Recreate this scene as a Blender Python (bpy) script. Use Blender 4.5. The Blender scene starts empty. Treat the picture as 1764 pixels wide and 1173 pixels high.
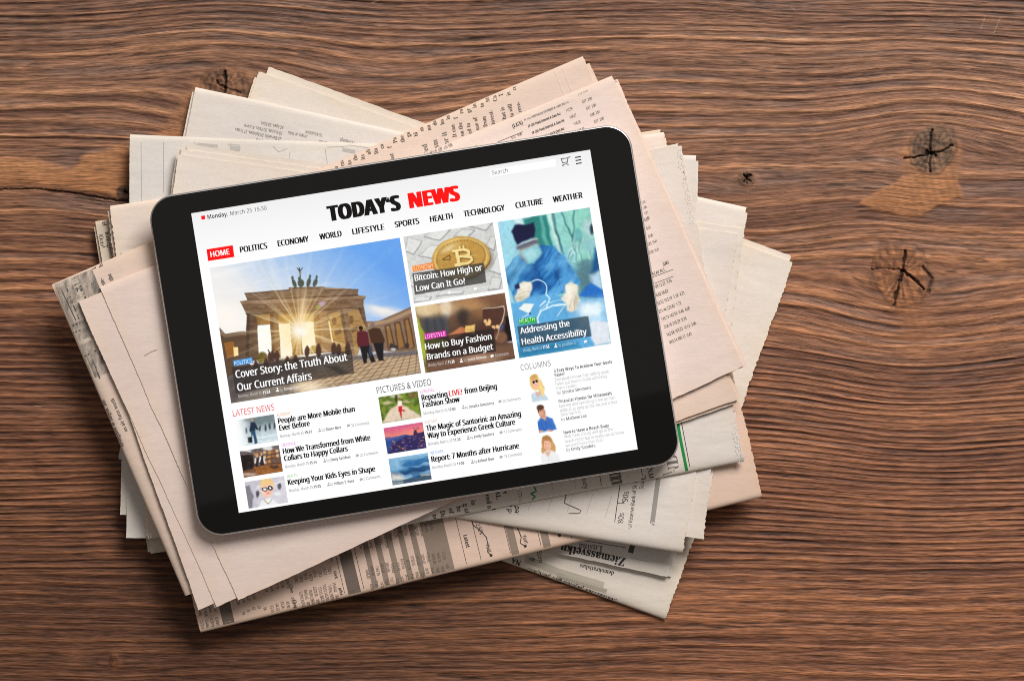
import bpy, math
import numpy as np

# ------------------------------------------------------------------ camera, light, exposure
sc = bpy.context.scene
COL = sc.collection
CAM_Z = 1.5                      # camera height above the table (m), looking straight down
ZT = 0.031                       # height of the tablet glass
PXM = 3530.0                     # photograph pixels per metre at that height
cam = bpy.data.objects.new('camera', bpy.data.cameras.new('camera'))
COL.objects.link(cam)
cam.location = (0, 0, CAM_Z)
cam.data.sensor_width = 36
cam.data.lens = 36 * (CAM_Z - ZT) / (1764 / PXM)
cam.data.clip_start = 0.05
cam.data.clip_end = 20
sc.camera = cam

world = bpy.data.worlds.new('World')
sc.world = world
world.use_nodes = True
world.node_tree.nodes['Background'].inputs[0].default_value = (1.0, 0.95, 0.9, 1)
world.node_tree.nodes['Background'].inputs[1].default_value = 0.14


def area_light(name, loc, target, sx, sy, power, col, roll=0):
    d = bpy.data.lights.new(name, 'AREA')
    d.shape = 'RECTANGLE'
    d.size, d.size_y, d.energy, d.color = sx, sy, power, col
    o = bpy.data.objects.new(name, d)
    COL.objects.link(o)
    o.location = loc
    from mathutils import Vector
    v = Vector(target) - Vector(loc)
    o.rotation_euler = v.to_track_quat('-Z', 'Y').to_euler()
    if roll:
        o.rotation_euler.rotate_axis('Z', roll)
    return o


# a window-like soft source beyond the top edge of the picture, and a dim overhead panel added as fill, its edge set for the bezel reflection
area_light('window_light', (0.62, 1.30, 1.28), (0, 0.0, 0), 0.95, 0.85, 46.5, (1.0, 0.985, 0.965))
over = area_light('overhead_light', (-0.37, 0.93, 2.4), (-0.37, 0.93, 0), 3.0, 2.2, 3.2, (1.0, 0.92, 0.86))
over.rotation_euler = (0, 0, math.radians(13.9))

vs = sc.view_settings
vs.view_transform = 'Standard'
vs.look = 'None'
vs.exposure = 0.0
vs.gamma = 1.0
vs.use_curve_mapping = False
sc.cycles.use_denoising = False      # keeps the finest fibres crisp
sc.cycles.filter_width = 1.0


# ------------------------------------------------------------------ helpers
def px2w(X, Y, z):
    s = PXM * (CAM_Z - ZT) / (CAM_Z - z)
    return (np.asarray(X, float) - 882) / s, -(np.asarray(Y, float) - 586.5) / s


def lin(c):
    c = np.asarray(c, float) / 255.0
    return np.where(c <= 0.04045, c / 12.92, ((c + 0.055) / 1.055) ** 2.4)


def mesh_obj(name, V, faces, mat, parent=None, smooth=False, loc=None):
    """faces: an (n,3) or (n,4) int array, or a list of such arrays"""
    me = bpy.data.meshes.new(name)
    V = np.asarray(V, np.float32)
    if not isinstance(faces, list):
        faces = [faces]
    faces = [np.asarray(f, np.int32) for f in faces if len(f)]
    tot = np.concatenate([np.full(len(f), f.shape[1], np.int32) for f in faces])
    idx = np.concatenate([f.ravel() for f in faces])
    me.vertices.add(len(V))
    me.vertices.foreach_set('co', V.ravel())
    me.loops.add(len(idx))
    me.loops.foreach_set('vertex_index', idx)
    me.polygons.add(len(tot))
    me.polygons.foreach_set('loop_start', np.concatenate([[0], np.cumsum(tot)[:-1]]).astype(np.int32))
    me.polygons.foreach_set('loop_total', tot)
    me.polygons.foreach_set('use_smooth', np.full(len(tot), smooth, bool))
    me.materials.append(mat)
    me.update(calc_edges=True)
    o = bpy.data.objects.new(name, me)
    COL.objects.link(o)
    if parent is not None:
        o.parent = parent
    if loc is not None:
        o.location = loc
    return o


def _hash(ix, iy, seed):
    h = (ix.astype(np.int64) * 374761393 + iy.astype(np.int64) * 668265263 + seed * 974711) & 0xFFFFFFFF
    h = ((h ^ (h >> 13)) * 1274126177) & 0xFFFFFFFF
    h = ((h ^ (h >> 15)) * 2246822519) & 0xFFFFFFFF
    return ((h ^ (h >> 16)) & 0xFFFFFF) / float(0xFFFFFF)


def vn(x, y, seed=0):
    x, y = np.broadcast_arrays(np.asarray(x, float), np.asarray(y, float))
    ix, iy = np.floor(x), np.floor(y)
    fx, fy = x - ix, y - iy
    fx = fx * fx * (3 - 2 * fx)
    fy = fy * fy * (3 - 2 * fy)
    ix = ix.astype(np.int64)
    iy = iy.astype(np.int64)
    a = _hash(ix, iy, seed)
    b = _hash(ix + 1, iy, seed)
    c = _hash(ix, iy + 1, seed)
    d = _hash(ix + 1, iy + 1, seed)
    return (a * (1 - fx) + b * fx) * (1 - fy) + (c * (1 - fx) + d * fx) * fy


def fbm(x, y, seed=0, n=3):
    s, a, t = 0, 1.0, 0
    for k in range(n):
        s = s + a * vn(x * 2 ** k + 17.3 * k, y * 2 ** k - 9.1 * k, seed + k)
        t += a
        a *= 0.5
    return s / t


def sstep(a, b, x):
    t = np.clip((x - a) / (b - a), 0, 1)
    return t * t * (3 - 2 * t)


def inpoly(X, Y, pts):
    m = np.zeros(np.shape(X), bool)
    n = len(pts)
    for i in range(n):
        x0, y0 = pts[i]
        x1, y1 = pts[(i + 1) % n]
        if y0 == y1:
            continue
        c = ((y0 > Y) != (y1 > Y)) & (X < (x1 - x0) * (Y - y0) / (y1 - y0) + x0)
        m ^= c
    return m


def polydist(X, Y, pts, closed=True):
    d = np.full(np.shape(X), 1e9)
    n = len(pts)
    for i in range(n if closed else n - 1):
        x0, y0 = pts[i]
        x1, y1 = pts[(i + 1) % n]
        L = (x1 - x0) ** 2 + (y1 - y0) ** 2 + 1e-12
        t = np.clip(((X - x0) * (x1 - x0) + (Y - y0) * (y1 - y0)) / L, 0, 1)
        d = np.minimum(d, np.hypot(X - x0 - t * (x1 - x0), Y - y0 - t * (y1 - y0)))
    return d


# ------------------------------------------------------------------ materials
def new_mat(name):
    m = bpy.data.materials.new(name)
    m.use_nodes = True
    return m, m.node_tree.nodes, m.node_tree.links, m.node_tree.nodes['Principled BSDF']


def plain_mat(name, col, rough=0.8, metal=0.0, spec=0.5):
    m, N, L, P = new_mat(name)
    P.inputs['Base Color'].default_value = (*col, 1)
    P.inputs['Roughness'].default_value = rough
    P.inputs['Metallic'].default_value = metal
    P.inputs['Specular IOR Level'].default_value = spec
    return m


def glow_mat(name, col, strength=1.0, attr=None):
    """a lit area of the tablet's display"""
    m, N, L, P = new_mat(name)
    P.inputs['Base Color'].default_value = (0.004, 0.004, 0.004, 1)
    P.inputs['Roughness'].default_value = 0.06
    P.inputs['Specular IOR Level'].default_value = 0.35
    P.inputs['Emission Strength'].default_value = strength
    if attr:
        a = N.new('ShaderNodeAttribute')
        a.attribute_name = attr
        L.new(a.outputs['Color'], P.inputs['Emission Color'])
    else:
        P.inputs['Emission Color'].default_value = (*col, 1)
    m.cycles.emission_sampling = 'NONE'
    return m


def paper_mat(name, srgb, age=(0.86, 0.76, 0.58)):
    m, N, L, P = new_mat(name)
    c = lin(srgb)
    tc = N.new('ShaderNodeTexCoord')
    n1 = N.new('ShaderNodeTexNoise')
    n1.inputs['Scale'].default_value = 14
    n1.inputs['Detail'].default_value = 4
    n2 = N.new('ShaderNodeTexNoise')
    n2.inputs['Scale'].default_value = 900
    n2.inputs['Detail'].default_value = 3
    mp = N.new('ShaderNodeMapping')
    mp.inputs['Scale'].default_value = (0.35, 1.5, 1)
    L.new(tc.outputs['Object'], mp.inputs['Vector'])
    L.new(tc.outputs['Object'], n1.inputs['Vector'])
    L.new(mp.outputs['Vector'], n2.inputs['Vector'])
    r1 = N.new('ShaderNodeMapRange')
    r1.inputs['From Min'].default_value = 0.3
    r1.inputs['From Max'].default_value = 0.7
    r1.inputs['To Min'].default_value = 0.93
    r1.inputs['To Max'].default_value = 1.05
    L.new(n1.outputs['Fac'], r1.inputs['Value'])
    r2 = N.new('ShaderNodeMapRange')
    r2.inputs['From Min'].default_value = 0.3
    r2.inputs['From Max'].default_value = 0.7
    r2.inputs['To Min'].default_value = 0.965
    r2.inputs['To Max'].default_value = 1.03
    L.new(n2.outputs['Fac'], r2.inputs['Value'])
    mu = N.new('ShaderNodeMath')
    mu.operation = 'MULTIPLY'
    L.new(r1.outputs[0], mu.inputs[0])
    L.new(r2.outputs[0], mu.inputs[1])
    vm = N.new('ShaderNodeVectorMath')
    vm.operation = 'SCALE'
    # yellowed margins: attribute 'edge' is 1 at the rim of a sheet
    at = N.new('ShaderNodeAttribute')
    at.attribute_name = 'edge'
    mx = N.new('ShaderNodeMix')
    mx.data_type = 'RGBA'
    mx.inputs[6].default_value = (*c, 1)
    mx.inputs[7].default_value = (c[0] * 1.02, c[1] * 0.95, c[2] * 0.80, 1)
    mm = N.new('ShaderNodeMath')
    mm.operation = 'MULTIPLY'
    mm.inputs[1].default_value = 0.5
    L.new(at.outputs['Fac'], mm.inputs[0])
    L.new(mm.outputs[0], mx.inputs[0])
    L.new(mx.outputs[2], vm.inputs[0])
    L.new(mu.outputs[0], vm.inputs['Scale'])
    L.new(vm.outputs[0], P.inputs['Base Color'])
    P.inputs['Roughness'].default_value = 0.9
    P.inputs['Specular IOR Level'].default_value = 0.15
    b = N.new('ShaderNodeBump')
    b.inputs['Strength'].default_value = 0.35
    b.inputs['Distance'].default_value = 0.0004
    n3 = N.new('ShaderNodeTexNoise')
    n3.inputs['Scale'].default_value = 160
    n3.inputs['Detail'].default_value = 5
    L.new(mp.outputs['Vector'], n3.inputs['Vector'])
    L.new(n3.outputs['Fac'], b.inputs['Height'])
    L.new(b.outputs[0], P.inputs['Normal'])
    return m


# ------------------------------------------------------------------ lettering
_cache = {}
_cap = {}
_tmp = bpy.data.curves.new('lettering', 'FONT')
_tmp.fill_mode = 'FRONT'
_tmp.resolution_u = 3
_tmpo = bpy.data.objects.new('lettering', _tmp)
_BASE = {'r': (0x1D5A0, 0x1D5BA, 0x1D7E2), 'b': (0x1D5D4, 0x1D5EE, 0x1D7EC), 's': (0x1D400, 0x1D41A, 0x1D7CE)}


def glyphs(s, style):
    o = ''
    B = _BASE[style]
    for ch in s:
        if 'A' <= ch <= 'Z':
            o += chr(B[0] + ord(ch) - 65)
        elif 'a' <= ch <= 'z':
            o += chr(B[1] + ord(ch) - 97)
        elif '0' <= ch <= '9':
            o += chr(B[2] + ord(ch) - 48)
        else:
            o += ch
    return o


def text_geo(s, style='r'):
    """vertices with cap height 1 and x from 0, triangles, natural width"""
    k = (s, style)
    if k not in _cache:
        _tmp.body = glyphs(s, style)
        me = _tmpo.to_mesh()
        me.calc_loop_triangles()
        V = np.zeros(len(me.vertices) * 3)
        me.vertices.foreach_get('co', V)
        T = np.zeros(len(me.loop_triangles) * 3, np.int32)
        me.loop_triangles.foreach_get('vertices', T)
        V = V.reshape(-1, 3)[:, :2]
        if style not in _cap:
            _cap[style] = 1.0
            _cap[style] = text_geo('H', style)[0][:, 1].max()
            return text_geo(s, style)
        V = V / _cap[style]
        if len(V):
            V = V - [V[:, 0].min(), 0]
            w = V[:, 0].max()
        else:
            V = np.zeros((0, 2)); w = 1.0
        _tmpo.to_mesh_clear()
        _cache[k] = (V, T.reshape(-1, 3), w)
    return _cache[k]


class Geo:
    def __init__(self):
        self.V, self.F, self.n = [], [], 0

    def add(self, V, F):
        if len(F):
            self.V.append(np.asarray(V, float))
            self.F.append(np.asarray(F, np.int32) + self.n)
            self.n += len(V)

    def out(self):
        return np.concatenate(self.V), np.concatenate(self.F)


# ------------------------------------------------------------------ the wooden table top
def wood(X, Y):
    """X, Y in photograph pixels on the table plane -> height (m), linear colour"""
    psi = Y + 14 * (vn(X / 560, Y / 260, 3) - .5) * 2 + 2.6 * (vn(X / 230, Y / 60, 4) - .5) * 2 + 0.5 * (vn(X / 60, Y / 14, 5) - .5) * 2
    knots = [(400, 150, 175, 130, 66, 74), (1603, 262, 120, 120, 44, 50), (1557, 478, 160, 190, 70, 82),
             (1287, 306, 60, 45, 13, 16), (222, 331, 90, 60, 20, 24), (197, 1138, 40, 30, 7, 9)]
    for (kx, ky, lx, ly, A, b) in knots:
        dx, dy = X - kx, Y - ky
        lxx = np.where(dx > 0, lx * 1.35, lx)
        psi = psi - A * np.exp(-(dx / lxx) ** 2) * dy / np.sqrt(dy * dy + b * b) * np.exp(-np.abs(dy) / ly)
    psi = psi - 34 * np.exp(-((X - 640) / 260) ** 2) * np.exp(-np.abs(Y - 130) / 190) * 0.6
    # irregular ring spacing
    tab_p = np.array([-400, 60, 70, 230, 260, 400, 430, 560, 600, 650, 700, 960, 1000, 1700.])
    dens = np.array([1 / 12., 1 / 12., 1 / 19., 1 / 24., 1 / 52., 1 / 48., 1 / 25., 1 / 20., 1 / 14., 1 / 11.5, 1 / 11.5, 1 / 11.5, 1 / 19., 1 / 21.])
    pp = np.linspace(-400, 1700, 4201)
    R = np.cumsum(np.interp(pp, tab_p, dens)) * (pp[1] - pp[0])
    R = R + 0.45 * (vn(pp / 37., 0 * pp, 11) - .5) + 0.5 * (vn(pp / 90., 0 * pp, 12) - .5)
    jog = psi + 0.7 * (vn(X / 90, psi / 8, 13) - .5) * 2
    r = np.interp(jog, pp, R)
    sp = 1 / np.interp(jog, tab_p, dens)
    k = np.floor(r)
    f = r - k
    amp = 0.40 + 0.60 * _hash(k.astype(np.int64), np.zeros_like(k, np.int64), 21)
    amp = amp * (0.55 + 0.85 * vn(X / 420, k * 3.7, 22))
    amp = amp * np.interp(psi, [-100, 230, 260, 420, 600, 960, 1020, 1300], [0.95, 0.95, 0.75, 0.85, 1.1, 1.05, 0.62, 0.62])
    ev = np.interp(psi, [600, 680, 940, 1000], [0, 1, 1, 0])
    amp = amp * (1 - ev) + ev * (0.45 + 0.40 * amp)
    fd = f * sp
    w = np.clip(sp * 0.19, 1.9, 4.2) * (0.75 + 0.5 * vn(X / 90, k * 5.1, 23))
    ridge = np.exp(-((fd - 1.3 * w) / w) ** 2) * amp
    groove = np.exp(-((fd - 3.1 * w) / (0.95 * w)) ** 2) * amp
    h = np.clip(ridge, 0, 1)
    # fibres
    wav = psi + 1.1 * (vn(X / 26, Y / 6, 41) - .5) * 2
    f1 = fbm(X / 130, wav / 5.2, 42, 2)
    f2 = 0.5 + 1.25 * (vn(X / 44, wav / 2.7, 45) - .5)
    f3 = 0.5 + 1.3 * (vn(X / 170, wav / 3.1, 47) - .5)
    slit = sstep(0.66, 0.86, vn(X / 48, wav / 2.2, 51)) * sstep(0.38, 0.6, vn(X / 160, psi / 30, 52))
    slit = slit * (1 - 0.8 * np.clip(h * 1.6, 0, 1))
    tone = fbm(X / 420, psi / 38, 61, 3)
    tone2 = fbm(X / 240, psi / 11, 64, 2)
    t = 0.335 + 0.25 * ridge - 0.20 * groove + 0.16 * (f1 - .5) + 0.12 * (f2 - .5) + 0.12 * (f3 - .5) + 0.30 * (tone - .5) + 0.12 * (tone2 - .5)
    z = 0.00034 * ridge - 0.00034 * groove + 0.00022 * (f1 - .5) + 0.00024 * (f2 - .5) + 0.00024 * (f3 - .5) - 0.00022 * slit
    # broad latewood glow next to wide rings
    t = t + 0.14 * np.exp(-((fd - 2.4 * w) / (3.2 * w)) ** 2) * (sp > 18) * amp
    # smooth latewood cut flat by the plane: orange patches with their own outline
    wob = 7 * (vn(X / 16, Y / 9, 71) - .5)
    patches = [
        [(-80, 262), (60, 272), (118, 288), (150, 262), (240, 240), (330, 205), (330, 270), (236, 322), (200, 342), (120, 328), (60, 322), (-80, 324)],
        [(300, 190), (345, 128), (392, 104), (430, 118), (452, 150), (430, 175), (380, 170), (345, 210), (305, 240), (260, 236)],
        [(1476, 354), (1556, 304), (1600, 292), (1650, 300), (1660, 342), (1622, 354), (1588, 374), (1556, 376)],
        [(1545, 262), (1580, 220), (1625, 212), (1660, 250), (1655, 300), (1610, 322), (1560, 300)],
        [(1495, 430), (1530, 418), (1570, 420), (1600, 470), (1590, 530), (1560, 545), (1520, 520)],
        [(1540, 525), (1600, 530), (1625, 570), (1590, 600), (1545, 585)],
        [(1262, 300), (1290, 284), (1312, 306), (1286, 336)],
        [(183, 1118), (206, 1120), (212, 1150), (192, 1160)],
    ]
    pm = np.zeros_like(X)
    patch_t = np.zeros_like(X)
    def win(pts, pad):
        q = np.array(pts, float)
        i0, i1 = np.searchsorted(Y[:, 0], [q[:, 1].min() - pad, q[:, 1].max() + pad])
        j0, j1 = np.searchsorted(X[0], [q[:, 0].min() - pad, q[:, 0].max() + pad])
        return slice(i0, i1), slice(j0, j1)

    for i, P in enumerate(patches):
        W = win(P, 50)
        xx, yy = (X + wob)[W], (Y + wob * .6)[W]
        d = polydist(xx, yy, P)
        ins = inpoly(xx, yy, P)
        sd = np.where(ins, d, -d)
        soft = [9, 14, 5, 9, 8, 30, 9, 9][i]
        patch_t[W] = np.maximum(patch_t[W], (sd > -soft) * [.15, .05, .10, .06, -.04, .03, .02, .04][i])
        pm[W] = np.maximum(pm[W], sstep(-soft * .4, soft, sd) * [0.95, 0.8, 0.95, .6, .7, .6, .6, .6][i])
    saw = 0.5 + 0.5 * np.sin((X - 0.25 * Y) / 2.1) * vn(X / 60, Y / 60, 75)
    t = t * (1 - pm) + pm * (0.51 + patch_t + 0.25 * (f1 - .5) + 0.10 * (saw - .5) + 0.3 * (tone - .5))
    z = z * (1 - 0.8 * pm) + pm * 0.00045
    # knots: dark hearts with rings and star cracks
    dark = np.zeros_like(X)
    grey = np.zeros_like(X)

    def heart(kx, ky, rx, ry, a, g, dk, rg=1.0):
        W = win([(kx, ky)], 2 * max(rx, ry))
        ca, sa = math.cos(a), math.sin(a)
        dx, dy = X[W] - kx, Y[W] - ky
        u = (dx * ca + dy * sa) / rx
        v = (-dx * sa + dy * ca) / ry
        rr = np.hypot(u, v) * (1 + 0.42 * (fbm(dx / 20, dy / 20, 81, 3) - .5))
        m = sstep(1.10, 0.80, rr)
        rad_ = vn(np.arctan2(dy, dx) * 9, rr * 2.2, 85)
        rim = np.exp(-((rr - 1.02) / 0.07) ** 2)
        rings = 0.5 + 0.5 * np.sin(rr * 26 + 3 * vn(dx / 9, dy / 9, 82))
        t[W] = t[W] * (1 - m) + m * (0.40 + rg * 0.16 * (rings - .5) + 0.25 * (vn(dx / 4, dy / 12, 83) - .5) + 0.42 * (rad_ - .5) - 0.16 * sstep(.6, .0, rr) * min(rg, 1))
        z[W] = z[W] * (1 - m) + m * (0.0004 + rg * 0.0001 * rings)
        grey[W] = np.maximum(grey[W], m * g)
        dark[W] = np.maximum(dark[W], rim * 0.45 * (0.4 + 0.6 * vn(dx / 12, dy / 12, 84)) + m * dk)

    heart(1606, 256, 38, 44, 0.5, 0.55, 0.18, 0.8)
    heart(1552, 472, 47, 58, -0.3, 0.0, 0.0, 0.15)
    heart(1287, 307, 14, 15, 0, 0.4, 0.2)
    heart(386, 152, 40, 40, 0, 0.15, 0.05)
    heart(219, 331, 17, 13, 0, 0.5, 0.4)
    heart(196, 1136, 8, 12, 0.2, 0.0, -0.1)

    def crack(pts, w, dep=1.0, jt=3.0):
        W = win(pts, 20)
        xx, yy = X[W], Y[W]
        jx = jt * (fbm(xx / 7, yy / 7, 91, 3) - .5) * 2
        jy = jt * (fbm(xx / 7, yy / 7, 92, 3) - .5) * 2
        d = polydist(xx + jx, yy + jy, pts, False)
        ww = w * (0.15 + 1.05 * fbm(xx / 9, yy / 9, 93, 2)) * 0.85
        c = sstep(ww + 1.2, ww * 0.4, d)
        dark[W] = np.maximum(dark[W], c * dep)
        z[W] -= 0.0016 * c * dep

    crack([(1605, 264), (1603, 246), (1606, 226)], 2.4)
    crack([(1605, 264), (1622, 260), (1640, 252)], 2.0)
    crack([(1605, 264), (1585, 270), (1556, 274)], 1.8)
    crack([(1605, 264), (1601, 284), (1604, 298)], 2.4)
    crack([(1598, 262), (1612, 268)], 6.0)
    crack([(1560, 432), (1556, 466), (1546, 500), (1540, 526)], 3.4)
    crack([(1556, 466), (1576, 482), (1592, 500)], 3.2)
    crack([(1556, 466), (1530, 463), (1500, 464)], 1.0, .6)
    crack([(1590, 460), (1605, 480), (1600, 505)], 4.5, .7)
    crack([(388, 124), (389, 140), (386, 160)], 3.4)
    crack([(386, 152), (372, 140)], 1.2, .7)
    crack([(386, 152), (415, 160)], 1.0, .5)
    crack([(1280, 302), (1294, 312)], 1.5)
    crack([(1293, 300), (1282, 314)], 1.3)
    crack([(1286, 300), (1288, 314)], 1.0)
    crack([(214, 330), (222, 333)], 5.0)
    crack([(-40, 328), (60, 325), (120, 331), (200, 346), (222, 346)], 1.3, .8, 1.4)
    # colour
    t = np.clip(t, 0, 1)
    stops = [0, 0.18, 0.4, 0.65, 1.0]
    cols = lin([(58, 35, 26), (98, 66, 52), (140, 102, 80), (178, 130, 97), (218, 172, 135)])
    C = np.stack([np.interp(t, stops, cols[:, i]) for i in range(3)], -1)
    pc = np.stack([np.interp(t, stops, lin([(60, 37, 25), (98, 64, 44), (140, 97, 66), (174, 123, 83), (206, 156, 110)])[:, i]) for i in range(3)], -1)
    C = C * (1 - pm[..., None]) + pc * pm[..., None]
    mauve = sstep(0.45, 0.8, vn(X / 150, psi / 14, 95)) * (1 - pm) * (1 - np.clip(h * 1.6, 0, 1)) * 0.30 * np.interp(psi, [500, 900], [1, .2])
    warm = np.interp(psi, [300, 800], [0, 1])[..., None]
    C = C * (1 - warm + warm * np.array([1.04, 0.90, 0.80]))
    lum = C.mean(-1, keepdims=True)
    C = C * (1 - mauve[..., None]) + mauve[..., None] * lum * np.array([1.08, 0.93, 0.96])
    C = C * (1 - 0.50 * (slit * (1 - pm * .6))[..., None])
    gcol = np.stack([np.interp(t, [0, 1], [a, b]) for a, b in ((0.022, 0.34), (0.017, 0.26), (0.014, 0.18))], -1)
    C = C * (1 - grey[..., None]) + gcol * grey[..., None]
    # the board itself is darker towards this corner, greyer along its far edge
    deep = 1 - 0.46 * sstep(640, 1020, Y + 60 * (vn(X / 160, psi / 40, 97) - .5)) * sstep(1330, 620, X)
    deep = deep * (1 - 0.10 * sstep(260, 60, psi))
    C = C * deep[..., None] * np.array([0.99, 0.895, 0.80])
    gr = (0.10 * sstep(420, 120, psi))[..., None]
    C = C * (1 - gr) + gr * C.mean(-1, keepdims=True) * np.array([1.30, 0.92, 0.78])
    dk = np.clip(dark, -.2, 1)[..., None]
    C = C * (1 - 0.94 * dk)
    # a few pale scratches and specks of dust
    for (x0, y0, x1, y1) in ((1690, 50, 1698, 28), (1712, 58, 1724, 30), (1363, 12, 1369, 18), (640, 5, 652, 1), (58, 698, 70, 701)):
        W = win([(x0, y0), (x1, y1)], 8)
        d = polydist(X[W], Y[W], [(x0, y0), (x1, y1)], False)
        C[W] = C[W] + (sstep(1.3, 0.2, d) * 0.13)[..., None] * np.array([.9, .7, .5])
    return z, C, psi, h, pm


def axis(lo, hi, step, lo2, hi2, n2):
    a = np.linspace(lo2, lo, n2, endpoint=False)
    b = np.arange(lo, hi, step)
    c = np.linspace(hi, hi2, n2)
    return np.concatenate([a, b, c])


xs = axis(-40, 1804, 1.35, -560, 2330, 70)
ys = axis(-40, 1213, 1.25, -420, 1590, 70)
GX, GY = np.meshgrid(xs, ys)
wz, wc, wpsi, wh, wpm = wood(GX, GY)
wx, wy = px2w(GX, GY, 0.0)
nx, ny = len(xs), len(ys)
TZ = -0.0007
V = np.stack([wx, wy, wz + TZ], -1).reshape(-1, 3)
ii = (np.arange(ny - 1)[:, None] * nx + np.arange(nx - 1)[None, :]).ravel()
F = np.stack([ii, ii + nx, ii + nx + 1, ii + 1], -1)
# sides and underside of the board
rim = np.concatenate([np.arange(nx), np.arange(1, ny) * nx + nx - 1, (ny - 1) * nx + np.arange(nx - 2, -1, -1), np.arange(ny - 2, 0, -1) * nx])
low = V[rim].copy()
low[:, 2] = -0.032
n0 = len(V)
V = np.concatenate([V, low])
a = np.arange(len(rim))
b = np.roll(a, -1)
side = np.stack([rim[a], rim[b], n0 + b, n0 + a], -1)
m, N, L, P = new_mat('brushed_pine')
at = N.new('ShaderNodeAttribute')
at.attribute_name = 'grain_colour'
fl = N.new('ShaderNodeAttribute')          # along-grain and across-grain coordinates, bent round the knots
fl.attribute_name = 'flow'


def hair(sx, sy, detail, lo, hi, f0=0.3, f1=0.7, rough=0.6):
    mp = N.new('ShaderNodeMapping')
    mp.inputs['Scale'].default_value = (sx, sy, 1)
    L.new(fl.outputs['Vector'], mp.inputs['Vector'])
    nn = N.new('ShaderNodeTexNoise')
    nn.inputs['Scale'].default_value = 1.0
    nn.inputs['Detail'].default_value = detail
    nn.inputs['Roughness'].default_value = rough
    nn.inputs['Distortion'].default_value = 0.25
    L.new(mp.outputs['Vector'], nn.inputs['Vector'])
    mr = N.new('ShaderNodeMapRange')
    mr.inputs['From Min'].default_value = f0
    mr.inputs['From Max'].default_value = f1
    mr.inputs['To Min'].default_value = lo
    mr.inputs['To Max'].default_value = hi
    L.new(nn.outputs['Fac'], mr.inputs['Value'])
    return nn, mr


def mul(a, b):
    q = N.new('ShaderNodeMath')
    q.operation = 'MULTIPLY'
    L.new(a, q.inputs[0])
    L.new(b, q.inputs[1])
    return q.outputs[0]


def add(a, b):
    q = N.new('ShaderNodeMath')
    q.operation = 'ADD'
    L.new(a, q.inputs[0])
    L.new(b, q.inputs[1])
    return q.outputs[0]


h1, m1 = hair(1 / 50, 1 / 3.4, 2, 0.56, 1.40)           # long fibres
h2, m2 = hair(1 / 24, 1 / 1.9, 2, 0.68, 1.30)           # short hairlines
h3, m3 = hair(1 / 38, 1 / 2.4, 1, 0.30, 1.0, 0.28, 0.40)  # dark open pores
h4, m4 = hair(1 / 150, 1 / 40, 2, 0.0, 1.0, 0.40, 0.62)   # where the pores lie
mk = N.new('ShaderNodeMix')
mk.inputs[2].default_value = 1.0
L.new(m4.outputs[0], mk.inputs[0])
L.new(m3.outputs[0], mk.inputs[3])
fac = mul(mul(m1.outputs[0], m2.outputs[0]), mk.outputs[0])
sv = N.new('ShaderNodeVectorMath')
sv.operation = 'SCALE'
L.new(at.outputs['Color'], sv.inputs[0])
L.new(fac, sv.inputs['Scale'])
L.new(sv.outputs[0], P.inputs['Base Color'])
P.inputs['Roughness'].default_value = 0.62
P.inputs['Specular IOR Level'].default_value = 0.3
bp = N.new('ShaderNodeBump')
bp.inputs['Strength'].default_value = 0.8
bp.inputs['Distance'].default_value = 0.0003
L.new(add(h1.outputs['Fac'], mul(h2.outputs['Fac'], mk.outputs[0])), bp.inputs['Height'])
L.new(bp.outputs[0], P.inputs['Normal'])
table = mesh_obj('wooden_table_top', V, [F, side], m, smooth=True)
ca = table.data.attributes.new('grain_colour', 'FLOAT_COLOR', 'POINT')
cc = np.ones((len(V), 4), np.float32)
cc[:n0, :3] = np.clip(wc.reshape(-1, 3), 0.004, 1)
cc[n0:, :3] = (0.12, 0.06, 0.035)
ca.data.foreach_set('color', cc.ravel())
fa = table.data.attributes.new('flow', 'FLOAT_VECTOR', 'POINT')
fv = np.zeros((len(V), 3), np.float32)
fv[:n0, 0] = GX.ravel()
fv[:n0, 1] = wpsi.ravel()
fv[n0:, 0] = V[n0:, 0] * 3500
fv[n0:, 1] = V[n0:, 1] * 3500
fa.data.foreach_set('vector', fv.ravel())
table['kind'] = 'structure'
table['label'] = 'brushed brown wooden table top with raised wavy grain and dark knots'

# ------------------------------------------------------------------ newspapers: a height field the sheets settle on
GS = 0.003
hx = np.arange(-0.252, 0.2521, GS)
hy = np.arange(-0.180, 0.1801, GS)
HX, HY = np.meshgrid(hx, hy)
H = np.zeros_like(HX)


def shift_avg(B, M):
    p = np.pad(B, 1, mode='edge')
    q = np.pad(M, 1, mode='constant')
    s = p[:-2, 1:-1] * q[:-2, 1:-1] + p[2:, 1:-1] * q[2:, 1:-1] + p[1:-1, :-2] * q[1:-1, :-2] + p[1:-1, 2:] * q[1:-1, 2:]
    n = q[:-2, 1:-1] + q[2:, 1:-1] + q[1:-1, :-2] + q[1:-1, 2:]
    return np.where(n > 0, s / np.maximum(n, 1), B)


def maxf(B):
    p = np.pad(B, 1, mode='edge')
    o = B.copy()
    for i in range(3):
        for j in range(3):
            o = np.maximum(o, p[i:i + B.shape[0], j:j + B.shape[1]])
    return o


def bilin(G, x, y):
    fx = np.clip((np.asarray(x) - hx[0]) / GS, 0, len(hx) - 1.001)
    fy = np.clip((np.asarray(y) - hy[0]) / GS, 0, len(hy) - 1.001)
    ix, iy = fx.astype(int), fy.astype(int)
    # smooth (quadratic B-spline like) sampling by averaging four offset taps
    a, b = fx - ix, fy - iy
    return (G[iy, ix] * (1 - a) + G[iy, ix + 1] * a) * (1 - b) + (G[iy + 1, ix] * (1 - a) + G[iy + 1, ix + 1] * a) * b


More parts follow.
